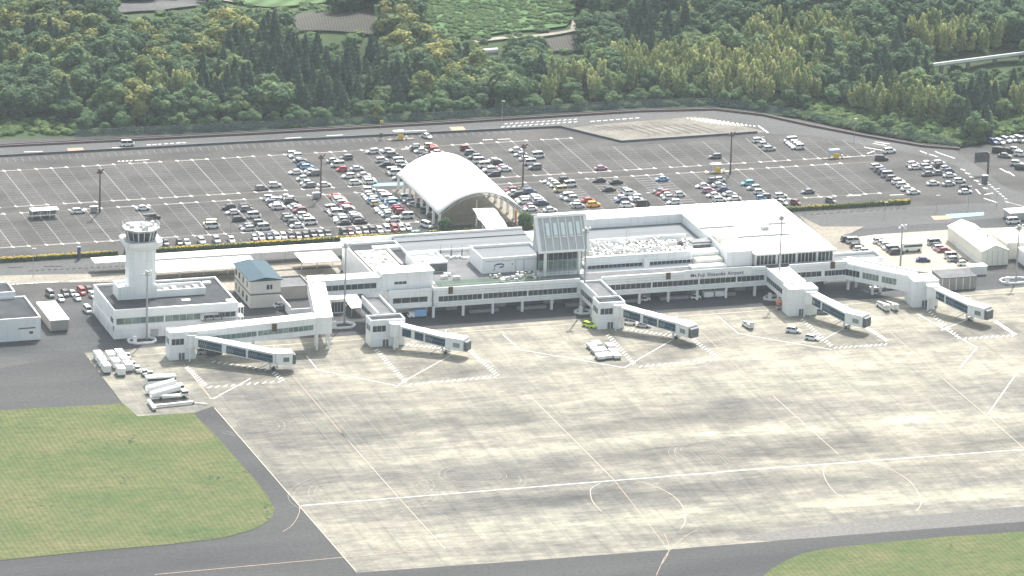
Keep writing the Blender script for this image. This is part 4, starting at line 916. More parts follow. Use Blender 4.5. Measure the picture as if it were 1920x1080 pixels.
# ---- arched fabric hall in the car park with its curved link
Ah = empty('arched_hall', (10,86,0), 'huge white barrel-arched canopy over the car park on slim columns', 'arched canopy')
ax0, ax1, ay0, ay1 = -4.3, 23.2, 62.5, 108.0; zs, zc = 5.2, 11.6
def arch(y, dz=0, n=20, e=0): return [(ax0-e+(ax1-ax0+2*e)*i/n, y, zs+dz+(zc-zs)*(1-(2*i/n-1)**2)) for i in range(n+1)]
g = MB(); N = 14
rings = []
for j in range(N+1):
    y = ay0+(ay1-ay0)*j/N; rings.append(arch(y,0)+arch(y,-.3)[::-1])
g.loft(rings); g.build('arched_roof', M['fabric'], Ah, smooth=True)
g = MB()
for y in (ay0+.3, ay1-.3):
    A_ = arch(y,-.35); B2 = arch(y,-1.3)
    for i in range(20): g.tube(A_[i],A_[i+1],.14,5); g.tube(B2[i],B2[i+1],.14,5); g.tube(A_[i],B2[i+1],.09,4); g.tube(B2[i],A_[i],.09,4)
g.build('arch_truss', M['steel'], Ah)
for y in np.arange(ay0+.5, ay1, 6.4):
    for x in (ax0+.5, ax1-.5): g = MB(); g.box(x-.35,x+.35,y-.35,y+.35,0,zs-.1); g.build('column', M['white'], Ah)
Lk = empty('curved_link_canopy', (16,56,0), 'white stepped curving canopy joining the arched hall to the terminal', 'canopy')
for nm, pts, z0_, z1_ in (('upper_roof', [(886,391),(925,390),(938,406),(897,411)], 7.6, 6.6), ('lower_roof', [(897,410),(938,405),(955,434),(918,438)], 6.4, 5.2)):
    P = [at(pts[0][0],pts[0][1],z0_), at(pts[1][0],pts[1][1],z0_), at(pts[2][0],pts[2][1],z1_), at(pts[3][0],pts[3][1],z1_)]
    g = MB(); nseg = 6; rr_ = []
    for i in range(nseg+1):
        t = i/nseg; zz = P[0].lerp(P[3],t), P[1].lerp(P[2],t); bul = .5*math.sin(math.pi*t)
        rr_.append([zz[0]+Vector((0,0,bul)), zz[1]+Vector((0,0,bul)), zz[1]+Vector((0,0,bul-.25)), zz[0]+Vector((0,0,bul-.25))])
    g.loft(rr_); g.build(nm, M['roofw'], Lk)
for px, py in ((893,424),(905,432),(893,405)): p = at(px,py,0); g = MB(); g.box(p.x-.2,p.x+.2,p.y-.2,p.y+.2,0,5.2); g.build('column', M['white'], Lk)
# ================================================================== BOARDING BRIDGES
def bridge(start, wheel, head, label, panes, z0=4.1, z1=2.3):
    s_ = at(*start, z0); wv = at(*wheel, 0); hd = at(*head, z1-.2)
    t = empty('boarding_bridge', (s_.x, s_.y, 0), label, 'boarding bridge', 'passenger boarding bridges')
    s2 = Vector((s_.x,s_.y,z0)); d = Vector((wv.x-s_.x, wv.y-s_.y, 0)); L = d.length; d.normalize(); q = Vector((-d.y,d.x,0))
    e2 = Vector((wv.x,wv.y,z1))+d*1.0
    W_, Hh = 3.0, 2.9
    # rotunda on its column
    g = MB(); c = s2-d*1.6; g.cyl(c.x,c.y,3.6,7.3,1.9,n=16); g.build('rotunda', M['wall'], t)
    g = MB(); g.cyl(c.x,c.y,7.3,7.55,2.1,n=16); g.build('rotunda_roof', M['roofw'], t)
    g = MB(); g.cyl(c.x,c.y,0,3.6,.55,n=12); g.cyl(c.x,c.y,0,1.2,.95,.6,n=12); g.build('column', M['white'], t)
    g = MB(); k_ = c-q*2.6+d*.6; g.box(k_.x-.2,k_.x+.2,k_.y-.2,k_.y+.2,0,3.7); g.build('stay', M['white'], t)
    # telescoping tunnel: sections, each slightly larger
    for i, (a, b_) in enumerate(((0,.42),(.38,1.0))):
        A = s2.lerp(e2,a)-Vector((0,0,.06*i)); B = s2.lerp(e2,b_)-Vector((0,0,.06*i)); w2 = W_/2+.14*i; h2 = Hh+.12*i
        g = MB(); g.loft([[A-q*w2,A+q*w2,A+q*w2+Vector((0,0,h2)),A-q*w2+Vector((0,0,h2))],[B-q*w2,B+q*w2,B+q*w2+Vector((0,0,h2)),B-q*w2+Vector((0,0,h2))]])
        sec = g.build('tunnel', M['wall'], t)
        g = MB(); w3 = w2+.12; g.loft([[A-q*w3+Vector((0,0,h2)),A+q*w3+Vector((0,0,h2)),A+q*w3+Vector((0,0,h2+.18)),A-q*w3+Vector((0,0,h2+.18))],[B-q*w3+Vector((0,0,h2)),B+q*w3+Vector((0,0,h2)),B+q*w3+Vector((0,0,h2+.18)),B-q*w3+Vector((0,0,h2+.18))]])
        g.build('tunnel_roof', M['roofw'], sec)
    # blue glazed panels on both sides
    for (a, b_) in panes:
        A = s2.lerp(e2,a); B = s2.lerp(e2,b_)
        for sd in (-1, 1):
            o1 = q*sd*(W_/2+.13+(.1 if b_ > .42 else 0)); o2 = o1+q*sd*.1
            g = MB(); lo_, hi_ = Vector((0,0,.3)), Vector((0,0,2.5))
            g.loft([[A+o1+lo_,A+o2+lo_,A+o2+hi_,A+o1+hi_],[B+o1+lo_,B+o2+lo_,B+o2+hi_,B+o1+hi_]]); pn = g.build('glazed_panel', M['glassb'], t)
            if b_-a > .2:
                g = MB(); n = 8; L_ = [lo_.lerp(hi_, v) for v in (.15,.85)]
                pts = [A.lerp(B, .05+.045*i)+o2*1.0+q*sd*.03+(L_[i % 2]) for i in range(n)]
                for u, v in zip(pts[:-1], pts[1:]): g.tube(u, v, .045, 4)
                g.tube(A+o2+q*sd*.02+lo_.lerp(hi_,.5), B+o2+q*sd*.02+lo_.lerp(hi_,.5), .035, 4)
                g.build('lattice', M['equip'], pn)
    # cab turned towards the aircraft stand
    cd = Vector((hd.x-e2.x, hd.y-e2.y, 0)); cl = min(6.2, max(4.2, cd.length)); cd.normalize(); cq = Vector((-cd.y,cd.x,0))
    A = e2-cd*.6; B = e2+cd*(cl-.8); h2 = 3.2
    A.z = B.z = z1-.15
    g = MB(); g.loft([[A-cq*1.9,A+cq*1.9,A+cq*1.9+Vector((0,0,h2)),A-cq*1.9+Vector((0,0,h2))],[B-cq*1.9,B+cq*1.9,B+cq*1.9+Vector((0,0,h2)),B-cq*1.9+Vector((0,0,h2))]]); cab_ = g.build('cab', M['wall'], t)
    g = MB(); g.loft([[A-cq*2.1+Vector((0,0,h2)),A+cq*2.1+Vector((0,0,h2)),A+cq*2.0+Vector((0,0,h2+.35)),A-cq*2.0+Vector((0,0,h2+.35))],[B-cq*2.1+Vector((0,0,h2)),B+cq*2.1+Vector((0,0,h2)),B+cq*2.0+Vector((0,0,h2+.35)),B-cq*2.0+Vector((0,0,h2+.35))]]); g.build('cab_roof', M['roofw'], cab_)
    g = MB(); C2 = B+cd*.05; D2 = B+cd*1.0; g.loft([[C2-cq*1.7,C2+cq*1.7,C2+cq*1.7+Vector((0,0,3.0)),C2-cq*1.7+Vector((0,0,3.0))],[D2-cq*1.5,D2+cq*1.5,D2+cq*1.5+Vector((0,0,2.7)),D2-cq*1.5+Vector((0,0,2.7))]]); g.build('bellows', M['equipd'], cab_)
    for o_, w_ in ((-1.0,.8),):
        g = MB(); a_ = A.lerp(B,.45)+cq*o_*1.95; b2 = A.lerp(B,.8)+cq*o_*1.95
        g.loft([[a_+Vector((0,0,.9)),a_+cq*o_*.06+Vector((0,0,.9)),a_+cq*o_*.06+Vector((0,0,2.2)),a_+Vector((0,0,2.2))],[b2+Vector((0,0,.9)),b2+cq*o_*.06+Vector((0,0,.9)),b2+cq*o_*.06+Vector((0,0,2.2)),b2+Vector((0,0,2.2))]]); g.build('cab_window', M['glassg'], cab_)
    # drive column, wheel bogie and service stairs
    g = MB(); wp = Vector((wv.x,wv.y,0)); g.box(wp.x-1.2,wp.x-.8,wp.y-.25,wp.y+.25,.5,z1); g.box(wp.x+.8,wp.x+1.2,wp.y-.25,wp.y+.25,.5,z1); g.box(wp.x-1.3,wp.x+1.3,wp.y-.3,wp.y+.3,.4,.8); g.build('drive_column', M['white'], t)
    for o_ in (-.55,.55):
        c = wp+q*o_; g = MB(); g.tube(c-q*.22+Vector((0,0,.5)), c+q*.22+Vector((0,0,.5)), .5, 12); g.build('wheel', M['dark'], t)
    g = MB(); a_ = e2-d*1.5-q*2.0+Vector((0,0,.1)); b2 = a_-d*3.6; b2.z = .15; g.beam(a_, b2, .8, .15); g.tube(a_+Vector((0,0,1)), b2+Vector((0,0,1)), .05, 4); g.build('service_stairs', M['steel'], t)
    g = MB(); c = e2-d*1.2+Vector((0,0,Hh+.3)); g.cyl(c.x,c.y,c.z,c.z+1.7,.22,n=8); g.cyl(c.x+1,c.y-.6,c.z,c.z+.9,.16,n=8); g.build('beacon_post', M['white'], t)
    return t
three = ((.05,.34),(.40,.64),(.67,.97)); two = ((.08,.30),(.36,.97))
bridge((368,648), (513,693), (552,680), 'boarding bridge with three blue glazed panels at the leftmost gate tower', three)
bridge((752,627), (836,663), (878,657), 'boarding bridge with short blue panels beside the wide-windowed gate tower', ((.06,.24),(.32,.50),(.54,.95)))
bridge((1168,592), (1268,635), (1310,636), 'boarding bridge with lattice-marked blue panels near the lime green car', three)
bridge((1525,568), (1588,616), (1628,613), 'plain boarding bridge with long dark glazing at the straight white link', two)
bridge((1756,557), (1818,601), (1861,600), 'plain boarding bridge at the far right gate tower', two)
# ================================================================== MASTS, POLES, SIGNS, FENCES
def mast(px, py, h, label, group, m_, wide=2.6, base=True, name='light_mast'):
    p = at(px, py); t = empty(name, p, label, 'light mast', group)
    g = MB(); g.cyl(p.x,p.y,0,h,.34,.2,8); g.build('pole', M[m_], t)
    g = MB(); g.box(p.x-wide/2,p.x+wide/2,p.y-.12,p.y+.12,h-.5,h-.25); g.box(p.x-wide/2,p.x+wide/2,p.y-.12,p.y+.12,h+.3,h+.5); g.box(p.x-.5,p.x+.5,p.y-.4,p.y+.4,h-.6,h+.6); g.build('crossarm', M[m_], t)
    for i in range(4):
        x = p.x-wide/2+.3+(wide-.6)*i/3; g = MB(); g.box(x-.28,x+.28,p.y-.55,p.y-.15,h+(.5 if i % 2 else -.3),h+(1.1 if i % 2 else .3)); g.build('floodlight', M['equipw'] if m_ == 'steel' else M[m_], t)
    return t
AG = 'apron light masts'
for px, py, h, lb in ((275,636,20,'grey apron light mast in front of the control tower office'),(645.5,607,24,'grey apron light mast under the raised walkway by crate shed'),(1094,583,25,'grey apron light mast in front of the central atrium'),
                      (1459,558,25,'grey apron light mast before the great white roof, left of plain link'),(1688,500,12.5,'short grey light mast among cars of the staff car park'),(1905,527,17,'grey apron light mast at right edge inside white barrier ring')):
    mast(px, py, h, lb, AG, 'steel')
for px, py, lb in ((187,398,'brown lamp pole standing in the emptiest left part of the car park'),(601,370,'brown lamp pole beside the red car row'),(980,349,'brown lamp pole just right of the arched hall'),(1369,326,'brown lamp pole near the teal car and toll canopy')):
    mast(px, py, 13.2, lb, 'brown car park lamp poles', 'brown', 2.2)
def street_lamp(px, py, h, label):
    p = at(px, py); t = empty('street_lamp', p, label, 'street lamp', 'thin street lamps')
    g = MB(); g.cyl(p.x,p.y,0,h,.09,.06,6); g.build('pole', M['steel'], t); g = MB(); g.box(p.x-.3,p.x+.9,p.y-.12,p.y+.12,h,h+.15); g.build('lamp_head', M['equipw'], t)
for px, py, h, lb in ((1601,267,8,'thin street lamp on the outer road kerb'),(1427,277+8,5,'thin lamp beside the bus bay edge'),(1815,398,8.5,'thin street lamp at the lower edge of right car park'),(1659,408,5,'thin street lamp on the road above the staff car park'),(1756,395,5,'dark street lamp post on the forecourt road near blue road patch'),(1868,388,6,'street lamp at the right junction near crossing stripes'),
                      (62,520,9,'thin street lamp at the left end of forecourt road'),(432,440,8,'thin street lamp at lower edge of left car rows'),(625,455,7,'thin street lamp in the gap of the front car row'),(294,8,10,'thin street lamp by the farm road in the wood'),(1212,402,7,'thin street lamp among the cars above the great roof'),(941,228,7,'street lamp by the mesh fence above bus bay')):
    street_lamp(px, py, h, lb)
def barrier_ring(px, py, wx, wy, label):
    p = at(px, py); t = empty('barrier_ring', p, label, 'barrier', 'white barriers round the apron masts')
    ch = 1.6; o = [(-wx+ch,-wy),(wx-ch,-wy),(wx,-wy+ch),(wx,wy-ch),(wx-ch,wy),(-wx+ch,wy),(-wx,wy-ch),(-wx,-wy+ch)]
    for i in range(8):
        a, b_ = o[i], o[(i+1) % 8]; g = MB(); g.beam((p.x+a[0],p.y+a[1],.05),(p.x+b_[0],p.y+b_[1],.05),.34,.6,0); g.build('barrier_block', M['parapet'], t)
    g = MB(); g.box(p.x-wx+1,p.x-wx+2,p.y-wy+.6,p.y-wy+1.4,.05,2.2); g.build('control_cabinet', M['white'], t)
for px, py, wx, wy, lb in ((266,640,4.0,2.6,'white barrier ring round the mast before the control tower'),(640,612,4.0,2.4,'white barrier ring round the mast under the raised walkway'),(1093,586,2.6,2.0,'white barrier ring beside the central gate tower'),(1452,560,3.4,2.0,'white barrier ring left of the straight white link'),(1902,528,4.5,2.6,'white barrier ring at the right edge of the apron')):
    barrier_ring(px, py, wx, wy, lb)
# gantry sign seen from behind
p = at(1852, 325); t = empty('gantry_sign', p, 'large dark sign panel on a thick brown post by the right junction', 'road sign')
g = MB(); g.cyl(p.x,p.y,0,7.0,.38,.34,10); g.build('post', M['brown'], t)
g = MB(); g.box(p.x-4.9,p.x-.3,p.y-.1,p.y+.1,3.9,7.4); g.build('sign_panel', M['equipd'], t)
g = MB(); g.box(p.x-5.0,p.x,p.y-.3,p.y-.12,4.8,5.0); g.box(p.x-5.0,p.x,p.y-.3,p.y-.12,6.3,6.5); g.build('brackets', M['brown'], t)
p = at(1846, 344); t = empty('signal_cabinet', p, 'dark teal cabinet box on the kerb of the right junction', 'cabinet'); g = MB(); g.box(p.x-.8,p.x+.8,p.y-.6,p.y+.6,.05,2.6); g.build('box', M['equipd'], t); g = MB(); g.box(p.x-.9,p.x+.9,p.y-.7,p.y+.7,2.6,2.8); g.build('lid', M['steel'], t)
p = at(148, 486); t = empty('pillar_sign', p, 'navy pillar sign standing in the yellow hedge', 'sign'); g = MB(); g.box(p.x-.45,p.x+.45,p.y-.3,p.y+.3,0,3.8); g.build('panel', M['navy'], t); g = MB(); g.box(p.x-.5,p.x+.5,p.y-.35,p.y+.35,3.8,4.0); g.build('cap', M['blue'], t)
def small_sign(px, py, h, col, label):
    p = at(px, py); t = empty('road_sign', p, label, 'road sign'); g = MB(); g.cyl(p.x,p.y,0,h,.07,n=6); g.build('post', M['steel'], t); g = MB(); g.box(p.x-.1,p.x+1.0,p.y-.08,p.y+.02,h-.7,h); g.build('panel', M[col], t)
small_sign(713,240,2.6,'yellow','yellow sign on a post by the outer road fence'); small_sign(1677,258,1.6,'yellow','small yellow sign in the green bank right of the bus bay')
def booth(px, py, label, roof, long_=0):
    p = at(px, py); t = empty('toll_gate', p, label, 'toll gate', 'car park toll gates')
    g = MB(); g.box(p.x-4.5,p.x+4.5,p.y-.8,p.y+.8,.05,.25); g.build('island', M['pave'], t)
    g = MB(); g.box(p.x-.6,p.x+.9,p.y-.6,p.y+.6,.25,1.7); g.build('ticket_machine', M['yellow'], t)
    g = MB(); g.box(p.x-2.0,p.x+1.6,p.y+.2,p.y+2.0,2.6,2.8); g.build('canopy_roof', M[roof], t)
    for x in (-1.8,1.4): g = MB(); g.box(p.x+x-.08,p.x+x+.08,p.y+1.0,p.y+1.2,.05,2.6); g.build('canopy_post', M['steel'], t)
    g = MB(); g.box(p.x+2.0,p.x+2.4,p.y-.2,p.y+.2,.25,1.2); g.tube((p.x+2.2,p.y,1.0),(p.x+2.2,p.y-3.2,1.0),.06,5); g.build('boom_barrier', M['white'], t)
booth(750,262,'yellow toll gate with white roof at the far lot entrance from outer road','roofw'); booth(1567,297,'yellow toll gate with pale blue roof at the right exit lane','blue'); booth(1345,324,'yellow toll gate with white roof beside the brown lamp pole','roofw')
p = at(714, 262); t = empty('marker_board', p, 'small bright green board at the toll lane island', 'board'); g = MB(); g.box(p.x-.5,p.x+.5,p.y-.1,p.y+.1,.8,2.2); g.build('board', M['lf_shrub'], t); g = MB(); g.box(p.x-.06,p.x+.06,p.y-.05,p.y+.05,0,.8); g.build('post', M['steel'], t)
p = at(967,417); t = empty('information_post', p, 'orange-topped post between arched hall and round tree', 'post'); g = MB(); g.cyl(p.x,p.y,0,3.0,.35,n=8); g.build('post', M['orange'], t); g = MB(); g.cyl(p.x,p.y,3.0,4.0,.6,.4,n=8); g.build('top', M['yellow'], t)
for px, py, lb in ((176,398,'small grey meter shelter at the foot of the leftmost brown pole'),(593,372,'small pale meter shelter at the foot of the second brown pole')):
    p = at(px,py); t = empty('meter_shelter', p, lb, 'shelter'); g = MB(); g.box(p.x-1.3,p.x+1.3,p.y-.5,p.y+.5,1.8,2.0); g.build('roof', M['skylight'], t); g = MB(); g.box(p.x-1.1,p.x+1.1,p.y-.1,p.y+.1,.05,1.8); g.build('frame', M['steel'], t)
p = at(82,408); t = empty('bus_shelter', p, 'glass bus shelter with pale roof in the left car park', 'shelter')
g = MB(); g.box(p.x-4.2,p.x+4.6,p.y-1.5,p.y+2.2,2.6,2.75); g.build('roof', M['skylight'], t)
g = MB()
for x in (-4,-1.2,1.6,4.4): g.box(p.x+x-.07,p.x+x+.07,p.y+1.9,p.y+2.0,.03,2.6); g.box(p.x+x-.07,p.x+x+.07,p.y-1.4,p.y-1.3,.03,2.6)
g.build('posts', M['white'], t); g = MB(); g.box(p.x-4.2,p.x+4.6,p.y+1.95,p.y+2.0,.4,2.3); g.build('glass_wall', M['glassg'], t)
# mesh fence and guard rail along the outer road
fp = [(140,259),(480,243),(840,224),(1200,202),(1340,198.5),(1420,209),(1500,220),(1640,251),(1740,268),(1790,275)]
def resample(pts, step):
    P = [at(*p) for p in pts]; out = []; 
    for a, b_ in zip(P[:-1], P[1:]):
        n = max(1, int((b_-a).length/step))
        for i in range(n): out.append(a.lerp(b_, i/n))
    out.append(P[-1]); return out
t = empty('mesh_fence', at(840,224), 'tall grey chain-link fence along the wood behind the outer road', 'fence')
Q = resample(fp, 3.0); g = MB()
for a, b_ in zip(Q[:-1], Q[1:]): g.quad((a.x,a.y,.2),(b_.x,b_.y,.2),(b_.x,b_.y,2.7),(a.x,a.y,2.7))
g.build('mesh', M['mesh'], t); g = MB()
for a, b_ in zip(Q[:-1], Q[1:]): g.tube((a.x,a.y,2.7),(b_.x,b_.y,2.7),.05,4)
g.build('top_rail', M['equipd'], t); g = MB()
for a in Q: g.cyl(a.x,a.y,-.3,2.75,.045,n=5)
tag(g.build('posts', M['equipd'], t), kind='stuff')
t = empty('guard_rail', at(840,230), 'dark double-banded guard wall along the far side of outer road', 'guard rail')
Q = resample([(0,276.5)]+[(x, y+2.2) for x, y in ((480,250),(840,230),(1200,208),(1340,204.5),(1430,215),(1520,235),(1624,255),(1728,273),(1800,279))], 8.0); g = MB(); h_ = MB()
for a, b_ in zip(Q[:-1], Q[1:]): g.beam((a.x,a.y,0),(b_.x,b_.y,0),.4,.75); h_.beam((a.x,a.y+2.2,0),(b_.x,b_.y+2.2,0),.3,.6)
g.build('wall', M['brown'], t); h_.build('rear_wall', M['shade'], t)
p0 = at(1740,119,9.6)
t = empty('farm_viaduct', p0, 'pale elevated road railing crossing the bamboo at upper right', 'viaduct')
p1 = at(1990,87,9.6)
g = MB(); g.beam((p0.x,p0.y,8.5),(p1.x,p1.y,8.5),3.5,.5); g.build('deck', M['conc'], t); g = MB(); off = Vector((0,-1.9,0)); g.beam((p0.x,p0.y-1.9,9.0),(p1.x,p1.y-1.9,9.0),.3,1.0); g.build('railing', M['parapet'], t)
for i in range(5): c = p0.lerp(p1, .1+.2*i); g = MB(); g.box(c.x-.6,c.x+.6,c.y-.6,c.y+.6,-.5,8.5); g.build('pier', M['conc'], t)
p = ground(918,99); t = empty('greenhouse', p, 'small pale arched greenhouse at the edge of tea field', 'greenhouse'); zq = float(hz(p.x,p.y)); g = MB()
g.loft([[(p.x-2.5,p.y+1.3*math.cos(a),zq+1.5*math.sin(a)) for a in np.linspace(0,math.pi,9)],[(p.x+3,p.y+.6+1.3*math.cos(a),zq+1.5*math.sin(a)) for a in np.linspace(0,math.pi,9)]]); g.build('cover', M['equip'], t); g = MB(); g.box(p.x-2.7,p.x-2.5,p.y-.5,p.y+.5,zq,zq+1.3); g.build('door', M['equip'], t)
# ================================================================== VEHICLES
def car_body(kind):
    """returns body, glass meshes; length along +X (front)"""
    D = dict(sedan=(4.6,1.72,.88,1.42,(-1.75,-1.05,.55,1.25)), hatch=(3.6,1.5,.95,1.58,(-1.7,-1.35,.45,1.05)), wagon=(4.5,1.7,.95,1.55,(-2.15,-1.75,.5,1.2)),
             suv=(4.6,1.82,1.05,1.72,(-2.15,-1.75,.5,1.15)), van=(4.6,1.7,1.05,1.95,(-2.2,-2.0,1.25,1.85)))[kind]
    L, W_, hb, ht, (ra, rb, fb, fa) = D; l = L/2; w2 = W_/2
    b = MB()
    sec = lambda x, w_, z0, z1, sh: [(x,-w_,z0),(x,w_,z0),(x,w_*1.0,z0+(z1-z0)*.55),(x,w_*sh,z1),(x,-w_*sh,z1),(x,-w_*1.0,z0+(z1-z0)*.55)]
    nose = .68 if kind != 'van' else .8
    b.loft([sec(-l,w2*.86,.32,hb*.80,.85), sec(-l+.18,w2*.97,.25,hb*.97,.88), sec(ra,w2,.22,hb,.9), sec(fa,w2,.22,hb,.9), sec(l-.35,w2*.97,.24,hb*(nose+.17),.88), sec(l-.06,w2*.86,.3,hb*nose,.86), sec(l,w2*.78,.34,hb*(nose-.12),.84)], 0)
    # roof panel and pillars
    wt = w2*.78; wm = w2*.9
    b.loft([[(rb,-wt,ht-.06),(rb,wt,ht-.06),(rb,wt,ht-.01),(rb,-wt,ht-.01)], [((rb+fb)/2,-wt,ht-.06),((rb+fb)/2,wt,ht-.06),((rb+fb)/2,wt*.98,ht+.05),((rb+fb)/2,-wt*.98,ht+.05)], [(fb,-wt,ht-.06),(fb,wt,ht-.06),(fb,wt,ht-.01),(fb,-wt,ht-.01)]], 0)
    for sy in (-1,1):
        for (xa, xb) in ((ra,rb),(fa,fb),((ra+fa)/2,(rb+fb)/2-.05)):
            b.beam((xa,sy*wm,hb-.03),(xa+.09,sy*wm,hb-.03),.06,.05); b.tube((xa,sy*(wm+.01),hb),(xb,sy*(wt+.01),ht-.03),.055,4)
    for x in (-l*.58,l*.60):
        for sy in (-1,1): b.tube((x,sy*(w2-.16),.31),(x,sy*(w2+.02),.31),.31,10,1)
    for sy in (-1,1):
        b.box(l-.10,l+.01,sy*w2*.55-.2,sy*w2*.55+.2,hb*nose-.22,hb*nose-.06,2); b.box(-l-.01,-l+.08,sy*w2*.6-.16,sy*w2*.6+.16,hb*.55,hb*.72,3)
    b.box(l-.05,l+.015,-.25,.25,.36,.46,2); b.box(-l-.015,-l+.05,-.25,.25,.45,.55,2)
    g = MB(); g.loft([[(ra,-wm,hb-.02),(ra,wm,hb-.02),(fa,wm,hb-.02),(fa,-wm,hb-.02)], [(rb,-wt,ht-.04),(rb,wt,ht-.04),(fb,wt,ht-.04),(fb,-wt,ht-.04)]])
    return b, g
CARCOL = dict(w=(.80,.80,.79), s=(.50,.52,.53), g=(.17,.18,.19), d=(.025,.027,.032), b=(.035,.06,.16), u=(.22,.38,.60), r=(.48,.06,.06), m=(.22,.03,.045), p=(.45,.24,.33), c=(.72,.68,.40), t=(.10,.42,.45), o=(.85,.38,.03), l=(.52,.74,.04))
CARNAME = dict(w='white', s='silver', g='grey', d='black', b='dark blue', u='light blue', r='red', m='maroon', p='mauve', c='cream', t='teal', o='orange-yellow', l='lime green')
KNAME = dict(sedan='sedan', hatch='small hatchback', wagon='estate car', suv='SUV', van='van')
CARM = {}
for kd in ('sedan','hatch','wagon','suv','van'):
    b, g = car_body(kd)
    ob = b.build('proto_body', [M['carpaint'], M['dark'], M['equipw'], M['red']]); gb = g.build('proto_glass', M['carglass'])
    bv = ob.data; CARM[kd] = (ob.data, gb.data); bpy.data.objects.remove(ob); bpy.data.objects.remove(gb)
    CARM[kd][0].name = kd+'_body'; CARM[kd][1].name = kd+'_windows'
def car(x, y, rz, col, kd, label, group, z=.04):
    e = bpy.data.objects.new('parked_car' if group else 'car', None); link(e); e.location = (x,y,z); e.rotation_euler.z = rz; e.empty_display_size = .5
    tag(e, label, 'car' if kd != 'van' else 'van', group)
    c = CARCOL[col]; jt = random.uniform(.9,1.06)
    for nm, me_ in (('body', CARM[kd][0]), ('windows', CARM[kd][1])):
        o = bpy.data.objects.new(nm, me_); link(o); o.parent = e; o.color = (min(1,c[0]*jt), min(1,c[1]*jt), min(1,c[2]*jt), 1)
    return e
RC = random.Random(11)
def pick_kind(col):
    return RC.choices(['sedan','hatch','wagon','suv','van'], [3,4,4,3,2])[0]
ORD = ['','first','second','third','fourth','fifth','sixth','seventh','eighth','ninth','tenth','eleventh','twelfth','thirteenth','fourteenth','fifteenth','sixteenth','seventeenth','eighteenth','nineteenth','twentieth','twenty-first','twenty-second','twenty-third','twenty-fourth','twenty-fifth','twenty-sixth','twenty-seventh','twenty-eighth']
ROWS = {}
def lot_cars(ox, oy, sc, items):
    """items: (zx, zy, colour[, kind]) read from an enlargement of the photograph; snapped to the painted stalls"""
    for it in items:
        p = at(ox+it[0]/sc, oy+it[1]/sc, .7); kk = round((p.x+106.3)/15.53)
        side = 1 if p.x > XK(kk) else -1; lot = 'far' if p.y > 110 else 'near'
        y0 = 115 if lot == 'far' else 73; n = 15 if lot == 'far' else 13
        sl_ = min(n-1, max(0, round((p.y-y0)/STALL-.5)))
        if lot == 'far' and kk > 10: n = 12
        R_ = ROWS.setdefault((lot, kk, side), {})
        for dlt in (0,1,-1,2,-2,3,-3):
            if 0 <= sl_+dlt < n and sl_+dlt not in R_: R_[sl_+dlt] = (it[2], it[3] if len(it) > 3 else pick_kind(it[2])); break
Z = 8.31
lot_cars(380,340,Z,[(385,410,'d','suv'),(450,470,'w','sedan'),(560,580,'d','wagon'),(600,395,'d'),(660,415,'g','wagon'),(800,545,'w','van'),(870,635,'g','suv'),(680,700,'g'),(720,745,'s','wagon'),(970,715,'s'),
  (980,250,'w'),(1090,260,'w'),(1110,305,'b'),(1110,350,'w'),(1190,405,'w','wagon'),(1330,530,'g'),(1340,590,'s'),(1420,645,'d'),(1450,700,'w','sedan'),
  (1300,215,'w'),(1290,260,'w'),(1330,315,'d','suv'),(1410,375,'w','sedan'),(1440,420,'s'),(1500,460,'m'),(1545,510,'w'),(1590,580,'w'),(1630,640,'w'),(120,640,'c','van'),(180,695,'w'),(890,110,'g','wagon'),(1120,65,'w','wagon')])
lot_cars(520,270,Z,[(215,140,'w'),(265,185,'w'),(300,240,'s'),(360,285,'d','suv'),(385,335,'b'),(470,360,'u'),(510,410,'w'),(500,460,'g','suv'),(245,430,'w','sedan'),(350,540,'w'),(410,600,'w'),(440,645,'g','wagon'),(710,635,'w','sedan'),
  (820,260,'s','sedan'),(1040,210,'g','wagon'),(940,340,'w','van'),(955,395,'r','hatch'),(1210,380,'w'),(1060,500,'w','wagon'),(1310,490,'w','sedan'),(1340,540,'w'),(1160,590,'w','wagon'),(1400,595,'w','wagon')])
lot_cars(580,340,Z,[(375,215,'r','sedan'),(390,260,'w'),(430,295,'w'),(470,330,'s'),(510,365,'r','hatch'),(540,420,'w'),(590,460,'g','suv'),(650,515,'w'),(700,545,'s'),(720,590,'d','suv'),(740,640,'d'),
  (320,445,'w'),(370,475,'w'),(420,505,'w'),(440,550,'w'),(480,590,'w'),(520,640,'d','sedan'),
  (880,190,'w'),(930,225,'w'),(960,265,'w','wagon'),(970,320,'u','wagon'),(1030,360,'c'),(1040,405,'w'),(1110,445,'w'),(1150,490,'w','wagon'),(1190,540,'s'),(1240,600,'w','wagon'),
  (1090,180,'s','suv'),(1120,220,'g'),(1170,260,'w','van'),(1240,290,'w'),(1240,325,'u'),(1260,370,'u'),(1280,420,'m'),(1350,440,'m','hatch'),(1370,480,'m'),(1460,550,'w','van')])
lot_cars(670,260,Z,[(210,190,'w','wagon'),(340,320,'w','wagon'),(410,400,'d','sedan'),(540,490,'w','van'),(480,540,'w'),(570,600,'s'),(460,180,'w','sedan'),(545,265,'g','suv'),(650,350,'w'),(690,400,'w','wagon'),(740,470,'g','suv'),
  (960,115,'s'),(990,155,'d','wagon'),(1010,200,'w'),(1060,245,'d','sedan'),(1130,310,'g','wagon'),(1190,115,'c'),(1140,180,'m'),(1230,170,'r'),(1290,215,'w'),(1310,270,'w','wagon')])
lot_cars(850,250,Z,[(215,225,'m'),(290,285,'g','wagon'),(350,355,'g','wagon'),(470,435,'w','van'),(490,500,'w'),(560,560,'w'),(630,625,'d','wagon'),(670,420,'w'),(670,465,'d'),(770,505,'p'),(810,555,'w','sedan'),
  (970,245,'w','sedan'),(1040,310,'s'),(1100,390,'w','sedan'),(1210,450,'w','van'),(1260,525,'g','suv'),(1310,345,'w','van')])
